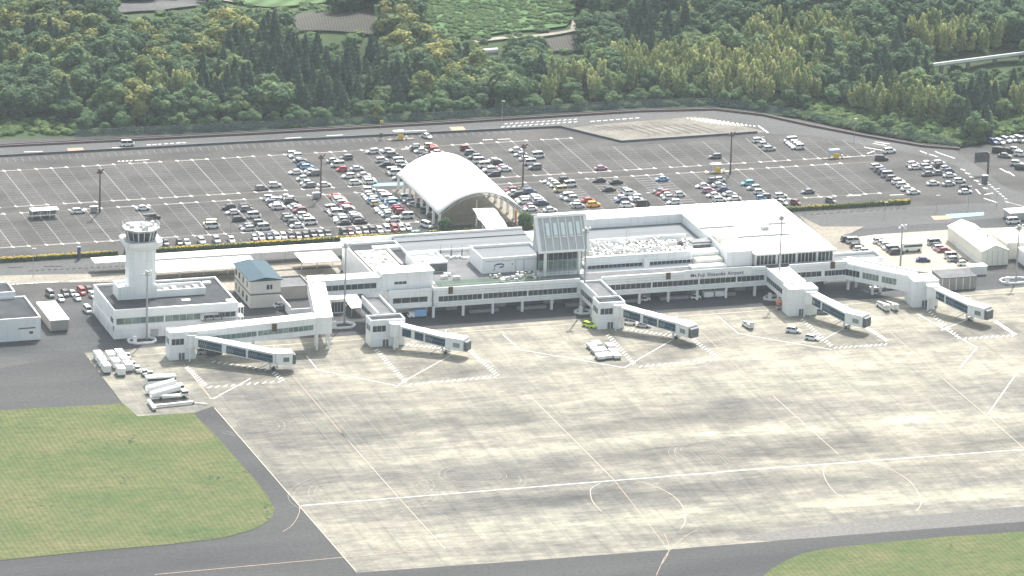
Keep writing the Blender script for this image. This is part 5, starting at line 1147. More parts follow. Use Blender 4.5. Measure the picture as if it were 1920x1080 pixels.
lot_cars(940,310,Z,[(120,395,'m'),(210,425,'w'),(250,470,'d','suv'),(330,520,'w'),(350,570,'w'),(420,620,'p'),(470,670,'w','sedan'),(440,395,'b'),(510,460,'w'),(510,505,'s'),(570,535,'w','wagon'),(620,590,'b','wagon'),(720,675,'w','sedan'),
  (790,250,'s'),(830,290,'w'),(870,315,'w'),(910,375,'c','van'),(1010,450,'d'),(1070,490,'w'),(1110,530,'s'),(1190,585,'w'),(1220,640,'s','wagon'),(980,215,'d','suv'),(1070,305,'w'),(1370,545,'r','sedan'),(1400,600,'o','suv')])
lot_cars(1080,290,Z,[(300,395,'d','sedan'),(440,525,'d','sedan'),(650,665,'w'),(660,715,'b','suv'),(770,770,'w','suv'),(590,410,'d','sedan'),(770,560,'s'),(830,605,'w'),(890,645,'w'),(950,710,'w'),(1040,775,'d'),
  (1260,575,'g','sedan'),(1330,625,'w'),(1370,665,'s'),(1430,725,'w','wagon'),(1310,385,'u','sedan'),(1420,575,'m'),(1540,610,'w'),(350,205,'p','sedan')])
lot_cars(1220,290,Z,[(760,480,'w','sedan'),(850,560,'p','wagon'),(900,610,'w','sedan'),(1000,680,'w','wagon'),(900,405,'g'),(990,465,'w','sedan'),(1060,555,'b'),(1150,605,'w'),(1230,675,'w','sedan'),(1460,445,'t','wagon'),(1510,510,'s'),(1610,575,'w'),(1640,640,'g')])
lot_cars(0,0,1,[(1452,365,'w','wagon'),(1507,361,'g','sedan'),(1421,264,'w','wagon'),(1428,270,'w'),(1436,277,'s'),(1474,262,'w'),(1478,267,'w'),(1486,266,'w'),(1493,272,'w'),(1334,293,'g','wagon'),(287,405,'d','suv')])
for (lot, kk, side), R_ in ROWS.items():
    slots = sorted(R_, reverse=True)
    for i, s_ in enumerate(slots):
        col, kd = R_[s_]; y = (115 if lot == 'far' else 73)+(s_+.5)*STALL; x = XK(kk)+side*2.65+RC.uniform(-.25,.25)
        rz = (0 if side > 0 else math.pi) if RC.random() < .8 else (math.pi if side > 0 else 0)
        car(x, y+RC.uniform(-.12,.12), rz+RC.uniform(-.03,.03), col, kd, '%s %s, %s from the back, %s side, %s lot\'s %s double row' % (CARNAME[col], KNAME[kd], ORD[min(20,i+1)], 'right' if side > 0 else 'left', lot, ORD[max(1,kk+3)]), 'cars parked in the double rows')
def car_list(lst, rz, desc, group, jit=.04):
    for i, it in enumerate(lst):
        p = at(it[0], it[1], .6); kd = it[3] if len(it) > 3 else pick_kind(it[2])
        car(p.x, p.y, rz+RC.uniform(-jit,jit), it[2], kd, ('%s %s, %s from the left %s' % (CARNAME[it[2]], KNAME[kd], ORD[i+1], desc)) if len(lst) > 1 else '%s %s %s' % (CARNAME[it[2]], KNAME[kd], desc), group)
front = [(311,456,'d'),(336,455,'d','hatch'),(350,454,'w'),(378,452.5,'w'),(406,450.5,'s'),(434,450,'w'),(477,446.5,'s'),(490,445,'w'),(505,445,'b'),(518.5,444.5,'w'),(531.5,443,'w'),(545,443,'d'),(559,443,'g'),(573,441.5,'d'),(587,440,'d'),(600.5,439.5,'g'),(614,439,'d'),
         (644,436.5,'d'),(657,436,'m'),(671,434.5,'w'),(684.5,433.5,'g'),(697,432.5,'d'),(711.5,431.5,'w'),(725,430.5,'w'),(739,429,'r'),(752.5,428,'s'),(765,427,'w')]
car_list(front, -math.pi/2, 'in the front row along the yellow hedge', 'cars in the front row along the hedge')
car_list([(800,422.5,'w','van')], -1.2, 'on the lane beside the arched hall', None)
rl = [(1644,312,'w','wagon'),(1651,318,'g'),(1659,323,'b'),(1665,328,'s'),(1674,334,'g','wagon'),(1685,341,'w'),(1693,347,'w'),(1702,354,'w'),(1713,360,'w','sedan')]
car_list(rl, 0, 'in the right lot\'s diagonal row', 'cars in the small right car park')
rm = [(1712,308,'w','wagon'),(1716,313.5,'w','sedan'),(1739,307,'w'),(1737,313,'s'),(1743,319,'s'),(1741,326,'g'),(1761,306,'w'),(1763,311,'d'),(1760,324,'g'),(1773,316,'w'),(1780,321.5,'b'),(1781,328.5,'w','sedan'),(1750,343.5,'w','sedan'),(1779,344.5,'s'),(1799,339,'w'),(1809,352,'d'),(1810,359,'w','sedan')]
car_list(rm, 0, 'in the right lot\'s clustered rows', 'cars in the small right car park')
car_list([(1861,266,'b'),(1874,266,'w'),(1886,263,'s'),(1899,262,'w'),(1911,262,'w','van')], -1.2, 'in the corner row by the wood', 'cars in the top right corner')
car_list([(1873,283,'d'),(1884,291.5,'g','sedan'),(1891,283,'d'),(1903,281,'w'),(1914,289,'w'),(1907,307,'w'),(1916,314,'d')], -.55, 'in the group at the right edge', 'cars in the top right corner')
car_list([(1590,449,'d','suv'),(1600,452,'s','van'),(1607,461,'d','wagon'),(1613,467,'w'),(1623,471,'w')], 0, 'beside the great white roof', 'cars in the staff car park')
car_list([(1650,452,'w'),(1656,456,'w'),(1662,460,'w'),(1668,464,'w'),(1675,468,'g'),(1681,473,'d')], 0, 'in the staff lot\'s middle row', 'cars in the staff car park')
car_list([(1752,455,'s','van'),(1757,460.5,'d'),(1763,464.5,'w'),(1770,469,'m')], 0, 'in the row left of the tent hangar', 'cars in the staff car park')
car_list([(1784,480,'w','van'),(1789,486,'s'),(1802,488,'d'),(1806,494,'w')], 0, 'in the row before the white container', 'cars in the staff car park')
car_list([(1731,487,'b','sedan')], -.2, 'standing alone in the middle of the staff car park', None)
car_list([(94,552,'g'),(114,560.5,'w'),(122,550,'d'),(136,550,'s'),(145,559,'w'),(153,547,'r'),(167,544,'d'),(174,554,'w'),(164,581.5,'w')], -1.5, 'in the yard left of the control tower', 'cars in the control tower yard')
car_list([(526,572,'w','sedan'),(534,578,'d')], 0, 'between blue-roofed house and yard wall', 'cars by the yard wall')
car_list([(572,528,'d'),(583,536,'w'),(575,540,'g')], -.4, 'behind the raised walkway', 'cars behind the raised walkway')
for px, py, c, k_, rz, lb in ((239,270,'w','van',0,'white van driving on the outer road at left'),(800,255,'w','sedan',-1.2,'white sedan turning below the outer road near the toll gate'),(147,396,'w','wagon',0,'white estate car on the lane beside the leftmost brown pole'),
    (268,390,'w','sedan',0,'white sedan on the lane above the control tower'),(1492,380,'m','hatch',-.9,'maroon hatchback driving on the lane right of the great roof'),(1558,376.5,'g','hatch',-.9,'grey-blue hatchback driving above the right hedge'),(1467,380,'w','hatch',-.9,'white hatchback half hidden by the great roof corner'),
    (1427,372,'u','hatch',0,'light blue car peeping over the great roof edge'),(1653,297,'d','suv',-.3,'black boxy car at the entrance of the small right car park'),(1668,283,'w','suv',.1,'white SUV waiting at the outer road exit'),(692,356,'w','wagon',0,'white car standing on the cross lane left of arched hall'),
    (1350,337,'w','hatch',0,'white hatchback behind the toll gate by brown pole'),(1900,415,'w','van',0,'white van by the low shelter at the right edge')):
    p = at(px,py,.6); car(p.x,p.y,rz,c,k_,lb,None)
for i, (px, py, c) in enumerate(((755,371,'w'),(760,377,'s'),(768,383,'s'),(776,377,'r'),(783,386,'d'),(792,396,'g'),(803,405,'d'))):
    p = at(px,py,.6); car(p.x+1.5,p.y,0,c,pick_kind(c),'%s car %s from the back under the left eave of the arched hall' % (CARNAME[c], ORD[i+1]),'cars under the arched hall')
# ---- apron vehicles
def wheels(mb, xs_, w_, r, mi): 
    for x in xs_:
        for s_ in (-1,1): mb.tube((x,s_*(w_-.25),r),(x,s_*w_,r),r,10,mi)
def veh(name, label, cat, px, py, rz, group=None):
    p = at(px,py); e = bpy.data.objects.new(name, None); link(e); e.location = (p.x,p.y,.06); e.rotation_euler.z = rz; e.empty_display_size = .5; return tag(e,label,cat,group)
def part(e, name, m_, fn):
    g = MB(); fn(g); return g.build(name, M[m_] if isinstance(m_, str) else m_, e, local=True)
def bus(px, py, rz, label, L=8.6, group=None):
    e = veh('bus', label, 'bus', px, py, rz, group); l = L/2
    part(e,'body','white',lambda g: (g.box(-l,l,-1.15,1.15,.45,1.6), g.box(-l,l,-1.12,1.12,2.35,2.85), g.box(-l,-l+.2,-1.12,1.12,1.6,2.35)))
    for s_ in (-1,1): part(e,'side_windows','carglass',lambda g: g.box(-l+.25,l-.3,s_*1.08-.03,s_*1.08+.03,1.6,2.35))
    part(e,'windscreen','carglass',lambda g: g.box(l-.25,l-.05,-1.05,1.05,1.6,2.35)); part(e,'roof_unit','equipw',lambda g: g.box(-1.5,1.2,-.7,.7,2.85,3.1))
    for x in (-l*.6,l*.62):
        for s_ in (-1,1): part(e,'wheel','dark',lambda g: g.tube((x,s_*.85,.48),(x,s_*1.18,.48),.48,12))
    return e
bus(301,722,0.0,'white bus parked by the step trucks at the apron corner'); bus(1709,471,0.0,'white minibus parked in the staff car park',6.4)
def steptruck(px, py, rz, label, L=11):
    e = veh('step_truck', label, 'step truck', px, py, rz, 'passenger step trucks'); l = L/2
    part(e,'chassis','equipw',lambda g: g.box(-l,l,-1.1,1.1,.6,.95)); part(e,'cab','white',lambda g: (g.box(l-2.0,l,-1.1,1.1,.95,1.5), g.box(l-1.9,l-.3,-1.05,1.05,2.1,2.3)))
    part(e,'cab_windows','carglass',lambda g: g.box(l-1.95,l-.15,-1.06,1.06,1.5,2.1))
    part(e,'stair_flight','white',lambda g: g.loft([[(-l,-1,.95),(-l,1,.95),(-l,1,1.35),(-l,-1,1.35)],[(l-2.4,-1,2.6),(l-2.4,1,2.6),(l-2.4,1,3.0),(l-2.4,-1,3.0)]]))
    for s_ in (-1,1): part(e,'handrail','parapet',lambda g: g.loft([[(-l,s_*1.0-.06,1.35),(-l,s_*1.0+.06,1.35),(-l,s_*1.0+.06,2.2),(-l,s_*1.0-.06,2.2)],[(l-2.4,s_*1.0-.06,3.0),(l-2.4,s_*1.0+.06,3.0),(l-2.4,s_*1.0+.06,3.9),(l-2.4,s_*1.0-.06,3.9)]]))
    for x in (-l*.5,l*.72):
        for s_ in (-1,1): part(e,'wheel','dark',lambda g: g.tube((x,s_*.8,.5),(x,s_*1.15,.5),.5,12))
steptruck(309,737,.03,'white step truck between the bus and its twin'); steptruck(317,748,.03,'white step truck nearest the T-shaped boom')
e = veh('tow_boom','long white T-shaped boom lying by the grass corner','tow bar',325,762,0)
a, b_, c_, d_ = at(279,757), at(290,772), at(286,766), at(362,758); L0 = wloc(e)
part(e,'cross_piece','white',lambda g: g.beam(a-L0+Vector((0,0,.4)),b_-L0+Vector((0,0,.4)),.9,.8)); part(e,'long_bar','white',lambda g: g.beam(c_-L0+Vector((0,0,.4)),d_-L0+Vector((0,0,.4)),.6,.6))
for pq in (b_,d_): part(e,'wheel','dark',lambda g: g.tube(pq-L0+Vector((-.2,0,.3)),pq-L0+Vector((.3,0,.3)),.35,10))
part(e,'tip_bar','parapet',lambda g: g.beam(d_-L0+Vector((.5,0,.3)), at(388,760)-L0+Vector((0,0,.3)),.25,.25))
def cart(px, py, rz, label, group, L=4.2, h=2.5, cov='white'):
    e = veh('baggage_cart', label, 'baggage cart', px, py, rz, group); l = L/2
    part(e,'bed','equip',lambda g: g.box(-l,l,-1.1,1.1,.45,.6)); part(e,'cover','white',lambda g: (g.box(-l,l,-1.1,1.1,h-.35,h), g.box(-l,-l+.1,-1.1,1.1,.6,h-.35), g.box(l-.1,l,-1.1,1.1,.6,h-.35), g.box(-.06,.06,-1.1,1.1,.6,h-.35)))
    part(e,'curtain','parapet' if cov == 'white' else 'equip',lambda g: (g.box(-l+.1,-.06,-1.06,-1.0,.6,h-.35), g.box(.06,l-.1,-1.06,-1.0,.6,h-.35)))
    part(e,'wheels','dark',lambda g: wheels(g,(-l+.6,l-.6),1.0,.3,0)); return e
for j, ((xa, ya), (xb, yb2), nm) in enumerate((((184,676),(199,698),'left'),((207,676),(226,703),'middle'),((224,673),(240,695),'right'))):
    n = 3; A, B = at(xa,ya), at(xb,yb2); rz = math.atan2(B.y-A.y,B.x-A.x)
    for i in range(n):
        t_ = i/(n-1); pxx, pyy = xa+(xb-xa)*t_, ya+(yb2-ya)*t_
        cart(pxx, pyy, rz, 'white covered cart, %s of three in the %s train at the apron corner' % (('rearmost','middle','foremost')[i], nm), 'covered carts at the apron corner', 3.9)
def tug(px, py, rz, label, col='white', group='small white tugs'):
    e = veh('tow_tractor', label, 'tow tractor', px, py, rz, group)
    part(e,'body',col,lambda g: (g.box(-1.5,1.5,-.75,.75,.35,.95), g.box(.5,1.4,-.7,.7,.95,1.1))); part(e,'cab','white',lambda g: g.box(-1.0,.2,-.7,.7,1.65,1.8)); part(e,'cab_windows','carglass',lambda g: g.box(-.95,.15,-.65,.65,.95,1.65)); part(e,'wheels','dark',lambda g: wheels(g,(-.95,.95),.8,.34,0))
for i, (px, py) in enumerate(((239,674),(249,690),(258,698),(272,705),(282,708))): tug(px,py,-1.5,'small white tug, %s from the back behind the covered carts' % ORD[i+1])
tug(1209,565,.1,'white tug alone under the concourse right of the central gate tower'); tug(1304,561,0,'white tug pulling the two white container dollies',group=None)
def dolly(px, py, rz, label, group, box_=True):
    e = veh('container_dolly', label, 'dolly', px, py, rz, group)
    part(e,'frame','steel',lambda g: g.box(-1.6,1.6,-1.0,1.0,.35,.55)); part(e,'wheels','dark',lambda g: wheels(g,(-1.1,1.1),1.0,.28,0))
    if box_: part(e,'container','white',lambda g: g.loft([[(-1.5,-1,.56),(1.5,-1,.56),(1.5,1,.56),(-1.5,1,.56)],[(-1.5,-1,2.1),(1.5,-1,2.1),(1.5,1,2.1),(-1.5,1,2.1)]]))
    else: part(e,'top_tray','white',lambda g: g.box(-1.55,1.55,-.95,.95,.95,1.2))
dolly(1327,558.5,0,'white container on a dolly, left of the pair under the concourse','container dollies under the concourse'); dolly(1348,557,0,'white container on a dolly, right of the pair under the concourse','container dollies under the concourse')
for i, (px, py) in enumerate(((1109,652),(1117,661),(1125,672),(1119,648),(1129,660),(1138,670),(1144,652),(1150,663),(1155,670))):
    cart(px, py+2, -1.55, 'white-topped flat cart, %s of %s row in the cluster on the apron' % (('rear','middle','front')[i % 3], ('left','middle','right')[i//3]), 'flat carts clustered on the apron', 3.3, 1.4, 'g')
def loader(px, py, rz, label, L=8.0):
    e = veh('belt_loader', label, 'belt loader', px, py, rz, 'belt loaders'); l = L/2
    part(e,'chassis','equipw',lambda g: g.box(-l*.8,l*.8,-.9,.9,.4,.9)); part(e,'belt','equip',lambda g: g.loft([[(-l,-.55,1.0),(-l,.55,1.0),(-l,.55,1.25),(-l,-.55,1.25)],[(l,-.55,2.0),(l,.55,2.0),(l,.55,2.25),(l,-.55,2.25)]])); part(e,'cab','white',lambda g: g.box(l*.25,l*.75,.1,.95,.9,1.9)); part(e,'wheels','dark',lambda g: wheels(g,(-l*.5,l*.5),.95,.38,0))
loader(1656,579,-1.5,'white belt loader, left of the pair before the last gate tower'); loader(1672,578,-1.5,'white belt loader, right of the pair before the last gate tower'); loader(1402,614,-1.4,'grey belt loader alone on the open stand',5.5)
for px, py, c, k_, rz, lb in ((1105,611,'l','wagon',-.9,'lime green car beside the central gate tower'),(1488,621,'w','suv',-.6,'white service truck on the stand left of the plain bridge'),(1523,635,'w','wagon',-.7,'white car on the zebra line of the plain bridge'),(1181,606,'w','van',-.5,'white van under the lattice-marked boarding bridge'),(1206,611,'s','sedan',-.5,'silver car under the lattice-marked boarding bridge'),
    (383,661,'s','van',0,'silver van under the leftmost boarding bridge'),(402,663,'d','wagon',0,'black car under the leftmost boarding bridge'),(1540,586,'g','wagon',-.4,'grey car under the plain bridge'),(662,573,'c','van',-.5,'cream van in the yard below the raised walkway')):
    p = at(px,py,.4); car(p.x,p.y,rz,c,k_,lb,None,.06)
e = veh('catering_truck','white truck with light blue box under the concourse beside gate tower','truck',782,596,0)
part(e,'cargo_box','blue',lambda g: g.box(-1.0,2.6,-1.1,1.1,.7,2.6)); part(e,'cab','white',lambda g: g.box(-2.8,-1.1,-1.0,1.0,.5,1.9)); part(e,'windscreen','carglass',lambda g: g.box(-2.85,-2.2,-.9,.9,1.3,1.85)); part(e,'wheels','dark',lambda g: wheels(g,(-2.0,1.6),1.05,.42,0))
e = veh('fire_cart','red wheeled fire cart against the wide-windowed gate tower','fire cart',702,648,0)
part(e,'tank','red',lambda g: g.cyl(0,0,.5,2.0,.7,n=12)); part(e,'frame','red',lambda g: g.box(-1.0,1.0,-.6,.6,.3,.5)); part(e,'wheels','dark',lambda g: wheels(g,(-.6,.6),.7,.3,0))
e = veh('maintenance_lift','faded orange scissor lift left of the windowless straight-link gate tower','lift',1464,580,0)
part(e,'platform','orange',lambda g: g.box(-1.6,1.6,-.8,.8,2.2,2.5)); part(e,'scissor','orange',lambda g: (g.beam((-1.5,-.6,.6),(1.5,-.6,2.0),.1,.15), g.beam((1.5,-.6,.6),(-1.5,-.6,2.0),.1,.15), g.beam((-1.5,.6,.6),(1.5,.6,2.0),.1,.15))); part(e,'base','equip',lambda g: g.box(-1.6,1.6,-.8,.8,.3,.6)); part(e,'wheels','dark',lambda g: wheels(g,(-1.1,1.1),.85,.3,0))
for i in range(5):
    dolly(1640+i*11, 545-i*1.2, .05, 'empty baggage dolly, %s from the left in the line under the bending corridor' % ORD[i+1], 'empty dollies under the bending corridor', False)
# ================================================================== VEGETATION
def leaf_quads(P, N, size, r_):
    """one leaf clump (a small quad) per point, roughly facing N"""
    n = len(P); T_ = r_.normal(size=(n,3)); N = N+r_.normal(size=(n,3))*.24; N /= np.linalg.norm(N,axis=1)[:,None]
    U = np.cross(N, T_); U /= np.linalg.norm(U,axis=1)[:,None]; W_ = np.cross(N, U)
    s = (size*r_.uniform(.6,1.35,n))[:,None]; a = r_.uniform(.6,1.0,n)[:,None]
    V_ = np.stack([P-U*s-W_*s*a, P+U*s-W_*s*a*.7, P+U*s*.8+W_*s*a, P-U*s+W_*s*a*.8], 1).reshape(-1,3)
    return V_
def sph(n, r_):
    v = r_.normal(size=(n,3)); return v/np.linalg.norm(v,axis=1)[:,None]
_ico = None
def ico():
    global _ico
    if _ico is None:
        bmm = bmesh.new(); bmesh.ops.create_icosphere(bmm, subdivisions=1, radius=1); bmm.verts.ensure_lookup_table()
        _ico = (np.array([v.co[:] for v in bmm.verts]), [tuple(v.index for v in f.verts) for f in bmm.faces]); bmm.free()
    return _ico
def crown(kind, seed, dens=1.0):
    """returns verts, faces(list of 4/3), tint per vertex.  unit: metres, base at z=0"""
    r_ = np.random.default_rng(seed); VS, FS, TS = [], [], []; off = 0
    def add(V_, F_, t):
        nonlocal off
        VS.append(V_); FS.extend([tuple(i+off for i in f) for f in F_]); TS.append(np.broadcast_to(t, len(V_)).copy()); off += len(V_)
    def lobe(c, rad, n, size, t, up=.25):
        iv, fi = ico(); c = np.array(c, float); rad = np.array(rad, float)
        add(c+iv*rad*.80*(1+.12*r_.normal(size=(len(iv),1))), fi, t)
        d = sph(n, r_); d = d[d[:,2] > -.55]; P = c+d*rad*r_.uniform(.82,1.1,(len(d),1)); N = d/rad; N /= np.linalg.norm(N,axis=1)[:,None]; N[:,2] += up
        V_ = leaf_quads(P, N, size, r_); k_ = len(P)
        add(V_, [(4*i,4*i+1,4*i+2,4*i+3) for i in range(k_)], np.repeat(t+r_.normal(size=k_)*.11, 4))
    if kind in ('broad','gold','light'):
        n = 9 if kind != 'light' else 7; Rr = r_.uniform(2.7,3.6); ex = r_.uniform(.8,1.25)
        for i in range(n):
            a = i*2.4+r_.uniform(-.6,.6); q = math.sqrt((i+.2)/n)*r_.uniform(.85,1.15); z = 7.0-2.8*q*q*r_.uniform(.7,1.3)+r_.uniform(-.4,.6)
            rad = r_.uniform(1.1,2.05); lobe((Rr*q*math.cos(a)*ex, Rr*q*math.sin(a)/ex, z-1), (rad,rad*r_.uniform(.85,1.2),rad*r_.uniform(.6,.95)), int(100*dens*rad/1.5), .31, .5+r_.normal()*.15, .45)
        lobe((0,0,4.0), (Rr*.95,Rr*.95,2.1), int(90*dens), .34, .45)
        lobe((r_.uniform(-1,1),r_.uniform(-1,1),2.0), (Rr*.9,Rr*.9,1.8), int(60*dens), .34, .45)
    elif kind == 'cedar':
        H_ = 12.0; iv, fi = ico()
        cone = np.array([(math.cos(a)*w_, math.sin(a)*w_, z) for z, w_ in ((1.2,2.3),(4,2.3),(7.5,1.55),(10.5,.6)) for a in np.arange(8)*math.pi/4])
        add(cone, [(j*8+i, j*8+(i+1)%8, (j+1)*8+(i+1)%8, (j+1)*8+i) for j in range(3) for i in range(8)]+[tuple(24+i for i in range(8))], .4)
        n = int(560*dens); z = 1.2+(H_-1.2)*r_.uniform(0,1,n)**1.15; w_ = 3.3*(1-(z/H_)**1.6)+.25; tier = .8+.28*np.sin(z*4.2)
        a = r_.uniform(0,2*math.pi,n); rr_ = w_*tier*r_.uniform(.75,1.12,n)
        P = np.stack([rr_*np.cos(a), rr_*np.sin(a), z], 1); N = np.stack([np.cos(a)*.8, np.sin(a)*.8, np.full(n,.6)], 1)
        add(leaf_quads(P, N, .36, r_), [(4*i,4*i+1,4*i+2,4*i+3) for i in range(n)], np.repeat(.5+r_.normal(size=n)*.14+.12*(tier-.8)*2, 4))
    elif kind == 'bamboo':
        for i in range(7):
            a = r_.uniform(0,6.28); q = r_.uniform(0,2.4); lean = r_.uniform(.3,1.4); h = r_.uniform(8,11.5); c = np.array([q*math.cos(a), q*math.sin(a), 0])
            n = int(75*dens); t = r_.uniform(0,1,n); z = h*(.28+.72*t); cx_ = c[0]+lean*t*t*math.cos(a); cy_ = c[1]+lean*t*t*math.sin(a); w_ = 1.15*np.sin(np.pi*np.clip(t*.86+.12,0,1))+.12
            b_ = r_.uniform(0,6.28,n); P = np.stack([cx_+w_*np.cos(b_)*r_.uniform(.5,1.1,n), cy_+w_*np.sin(b_)*r_.uniform(.5,1.1,n), z], 1)
            N = np.stack([np.cos(b_), np.sin(b_), np.full(n,.5)], 1)
            add(leaf_quads(P, N, .36, r_), [(4*k_,4*k_+1,4*k_+2,4*k_+3) for k_ in range(n)], np.repeat(.45+r_.normal()*.16+r_.normal(size=n)*.10+.12*t, 4))
            tt = np.linspace(.15,.95,5); ring_ = []
            for u in tt:
                ww = .75*math.sin(math.pi*min(1,u*.86+.12)); ring_ += [(c[0]+lean*u*u*math.cos(a)+ww*math.cos(k_*1.257), c[1]+lean*u*u*math.sin(a)+ww*math.sin(k_*1.257), h*(.28+.72*u)) for k_ in range(5)]
            add(np.array(ring_), [(j*5+k_, j*5+(k_+1)%5, (j+1)*5+(k_+1)%5, (j+1)*5+k_) for j in range(4) for k_ in range(5)], .42)
        lobe((0,0,2.2), (2.6,2.6,2.2), int(60*dens), .42, .38)
    elif kind == 'shrub':
        for i in range(4):
            a = r_.uniform(0,6.28); q = r_.uniform(0,1.5); rad = r_.uniform(.9,1.5); lobe((q*math.cos(a), q*math.sin(a), .6), (rad*1.2,rad*1.2,rad*.8), int(36*dens), .34, .5+r_.normal()*.14)
    elif kind == 'ball':
        lobe((0,0,2.6), (2.5,2.5,2.3), 700, .22, .4); lobe((0,0,1.2), (2.2,2.2,1.2), 200, .24, .4)
    return np.concatenate(VS), FS, np.concatenate(TS)
def crown_mesh(name, V_, F_, T_, m_):
    me = bpy.data.meshes.new(name); me.from_pydata(V_.tolist(), [], F_); me.materials.append(m_)
    at_ = me.attributes.new('tint', 'FLOAT', 'POINT'); at_.data.foreach_set('value', np.asarray(T_, np.float32)); me.update(); return me
def trunk_mesh(name, kind, seed):
    r_ = random.Random(seed); g = MB()
    if kind in ('broad','gold','light','ball'):
        g.tube((0,0,-.6),(.1,0,3.2),.30,7,0,.20)
        for i in range(5):
            a = i*1.26+r_.random()*.5; g.tube((.1,0,2.6+.2*i),(1.7*math.cos(a),1.7*math.sin(a),4.6+.25*i),.13,5,0,.05)
    elif kind == 'cedar':
        g.tube((0,0,-.6),(0,0,11),.28,7,0,.06)
        for i in range(8): a = i*2.1; g.tube((0,0,1.6+i),(1.1*math.cos(a),1.1*math.sin(a),1.4+i),.06,4,0,.02)
    else:
        for i in range(9): a = r_.random()*6.28; q = r_.random()*2.2; g.tube((q*math.cos(a),q*math.sin(a),-.6),(q*1.25*math.cos(a),q*1.25*math.sin(a),7.5),.06,5,0,.04)
    me = bpy.data.meshes.new(name); me.from_pydata(g.v, [], g.f); me.materials.append(M['trunkm']); return me
LF = dict(broad='lf_broad', gold='lf_gold', light='lf_light', cedar='lf_cedar', bamboo='lf_bamboo', shrub='lf_shrub', ball='lf_cedar')
VAR = {k_: [crown(k_, 100*i+hash_) for i in range(nv)] for hash_, (k_, nv) in enumerate((('broad',6),('gold',4),('light',5),('cedar',4),('bamboo',5),('shrub',5)))}
CM = {k_: [crown_mesh(k_+'_crown', *v, M[LF[k_]]) for v in VAR[k_]] for k_ in VAR if k_ != 'shrub'}
TM = {k_: trunk_mesh(k_+'_trunk', k_, 5) for k_ in CM}
FIELDS = [[(800,-40),(1075,-40),(1080,30),(1062,52),(960,62),(900,78),(830,74),(780,20)], [(545,40),(560,30),(715,22),(725,48),(700,66),(560,60)], [(395,-40),(640,-40),(620,8),(510,16),(410,0)],
          [(1012,74),(1085,62),(1095,98),(1040,100)], [(195,14),(300,2),(395,0),(385,14),(300,26),(215,30)], [(890,86),(950,86),(950,104),(890,104)], [(1030,-20),(1075,-20),(1100,60),(1040,75)], [(1735,112),(1935,86),(1935,122),(1735,132)]]
def inpoly(x, y, P):
    c = False; j = len(P)-1
    for i in range(len(P)):
        if (P[i][1] > y) != (P[j][1] > y) and x < (P[j][0]-P[i][0])*(y-P[i][1])/(P[j][1]-P[i][1])+P[i][0]: c = not c
        j = i
    return c
def infield(x, y): return any(inpoly(x, y, P) for P in FIELDS)
ell = lambda x, y, e: ((x-e[0])/e[2])**2+((y-e[1])/e[3])**2 < 1
GOLD = [(80,42,110,20),(215,60,70,22),(330,95,45,34),(440,42,60,22),(745,50,48,36),(795,88,42,36),(868,150,34,34),(780,170,26,22),(1310,86,40,14),(40,90,50,18),(140,105,40,16),(100,150,30,14),(250,185,26,16),(690,60,20,14)]
CED = [(620,130,120,62),(500,90,75,40),(430,150,60,40),(1835,195,34,50),(1520,205,42,18),(1650,140,70,28),(110,95,60,16),(270,55,40,16),(740,165,40,25),(800,185,20,20),(1225,45,60,45),(990,15,0.1,.1)]
BAM = [(1360,135,185,48),(1680,188,105,26),(1885,190,36,26),(1500,60,100,36),(1800,66,100,24),(1080,148,70,26),(360,162,90,14),(1210,110,60,26),(1600,85,50,18)]
TR = random.Random(21); trees = []
y = 95.0
while y < 430:
    x = -330.0
    while x < 440:
        X_, Y_ = x+TR.uniform(-2.1,2.1), y+TR.uniform(-2.1,2.1); x += 5.2
        d = Y_-float(yedge(X_))
        if d < 3.8: continue
        z = float(hz(X_, Y_)); px, py = pix((X_,Y_,z))
        if px < -900 or px > 2550 or py < -60: continue
        left_patch = px < 140 and py > 226
        bank = px > 1440 and py > float(np.interp(px, [q[0] for q in EDGE_PX], [q[1] for q in EDGE_PX]))-min(38,(px-1440)*.45)
        if left_patch or infield(px, py): continue
        cxp, cyp = px, py-32; k_ = 'broad'; u = TR.random()
        if d < 11 and px < 1500: k_ = 'light'; 
        elif d < 20 and u < .45: k_ = 'light'
        elif any(ell(cxp,cyp,e) for e in GOLD) and u < .72: k_ = 'gold'
        elif any(ell(cxp,cyp,e) for e in CED) and u < .86: k_ = 'cedar'
        elif any(ell(cxp,cyp,e) for e in BAM) and u < .94: k_ = 'bamboo'
        elif u < .03: k_ = 'gold' if px < 1000 else 'bamboo'
        elif u < .17: k_ = 'cedar'
        elif u < .27: k_ = 'light'
        s_ = {'broad':TR.triangular(.75,1.75,1.1),'gold':TR.uniform(1.0,1.6),'light':TR.uniform(.55,1.0),'cedar':TR.uniform(.75,1.1),'bamboo':TR.uniform(.75,1.1)}[k_]
        if d < 11: s_ *= .85
        if bank and not ell(cxp,cyp,CED[3]): 
            if TR.random() < .75: continue
            s_ *= .5; k_ = 'light'
        hgt = {'broad':8.2,'gold':8.2,'light':8.0,'cedar':12,'bamboo':11}[k_]*s_
        blk = lambda h: any(infield(px, py-5.3*h*t_) for t_ in (.3,.5,.75,1.0))
        if blk(hgt):
            s_ *= .5
            if blk(hgt*.5): continue
        trees.append((py, k_, X_, Y_, z, s_, px))
    y += 5.2
trees.sort(reverse=True)
print('trees', len(trees), {k_: sum(1 for t in trees if t[1] == k_) for k_ in CM})
TNAME = dict(broad='broadleaf_tree', gold='flowering_tree', light='young_tree', cedar='cedar_tree', bamboo='bamboo_clump')
TLAB = dict(broad='dark green rounded broadleaf tree in the wood behind %s', gold='broadleaf tree with golden flowering crown in the wood behind %s', light='lighter green young tree at the wood edge behind %s', cedar='dark pointed cedar in the wood behind %s', bamboo='yellow-green feathery bamboo clump behind %s')
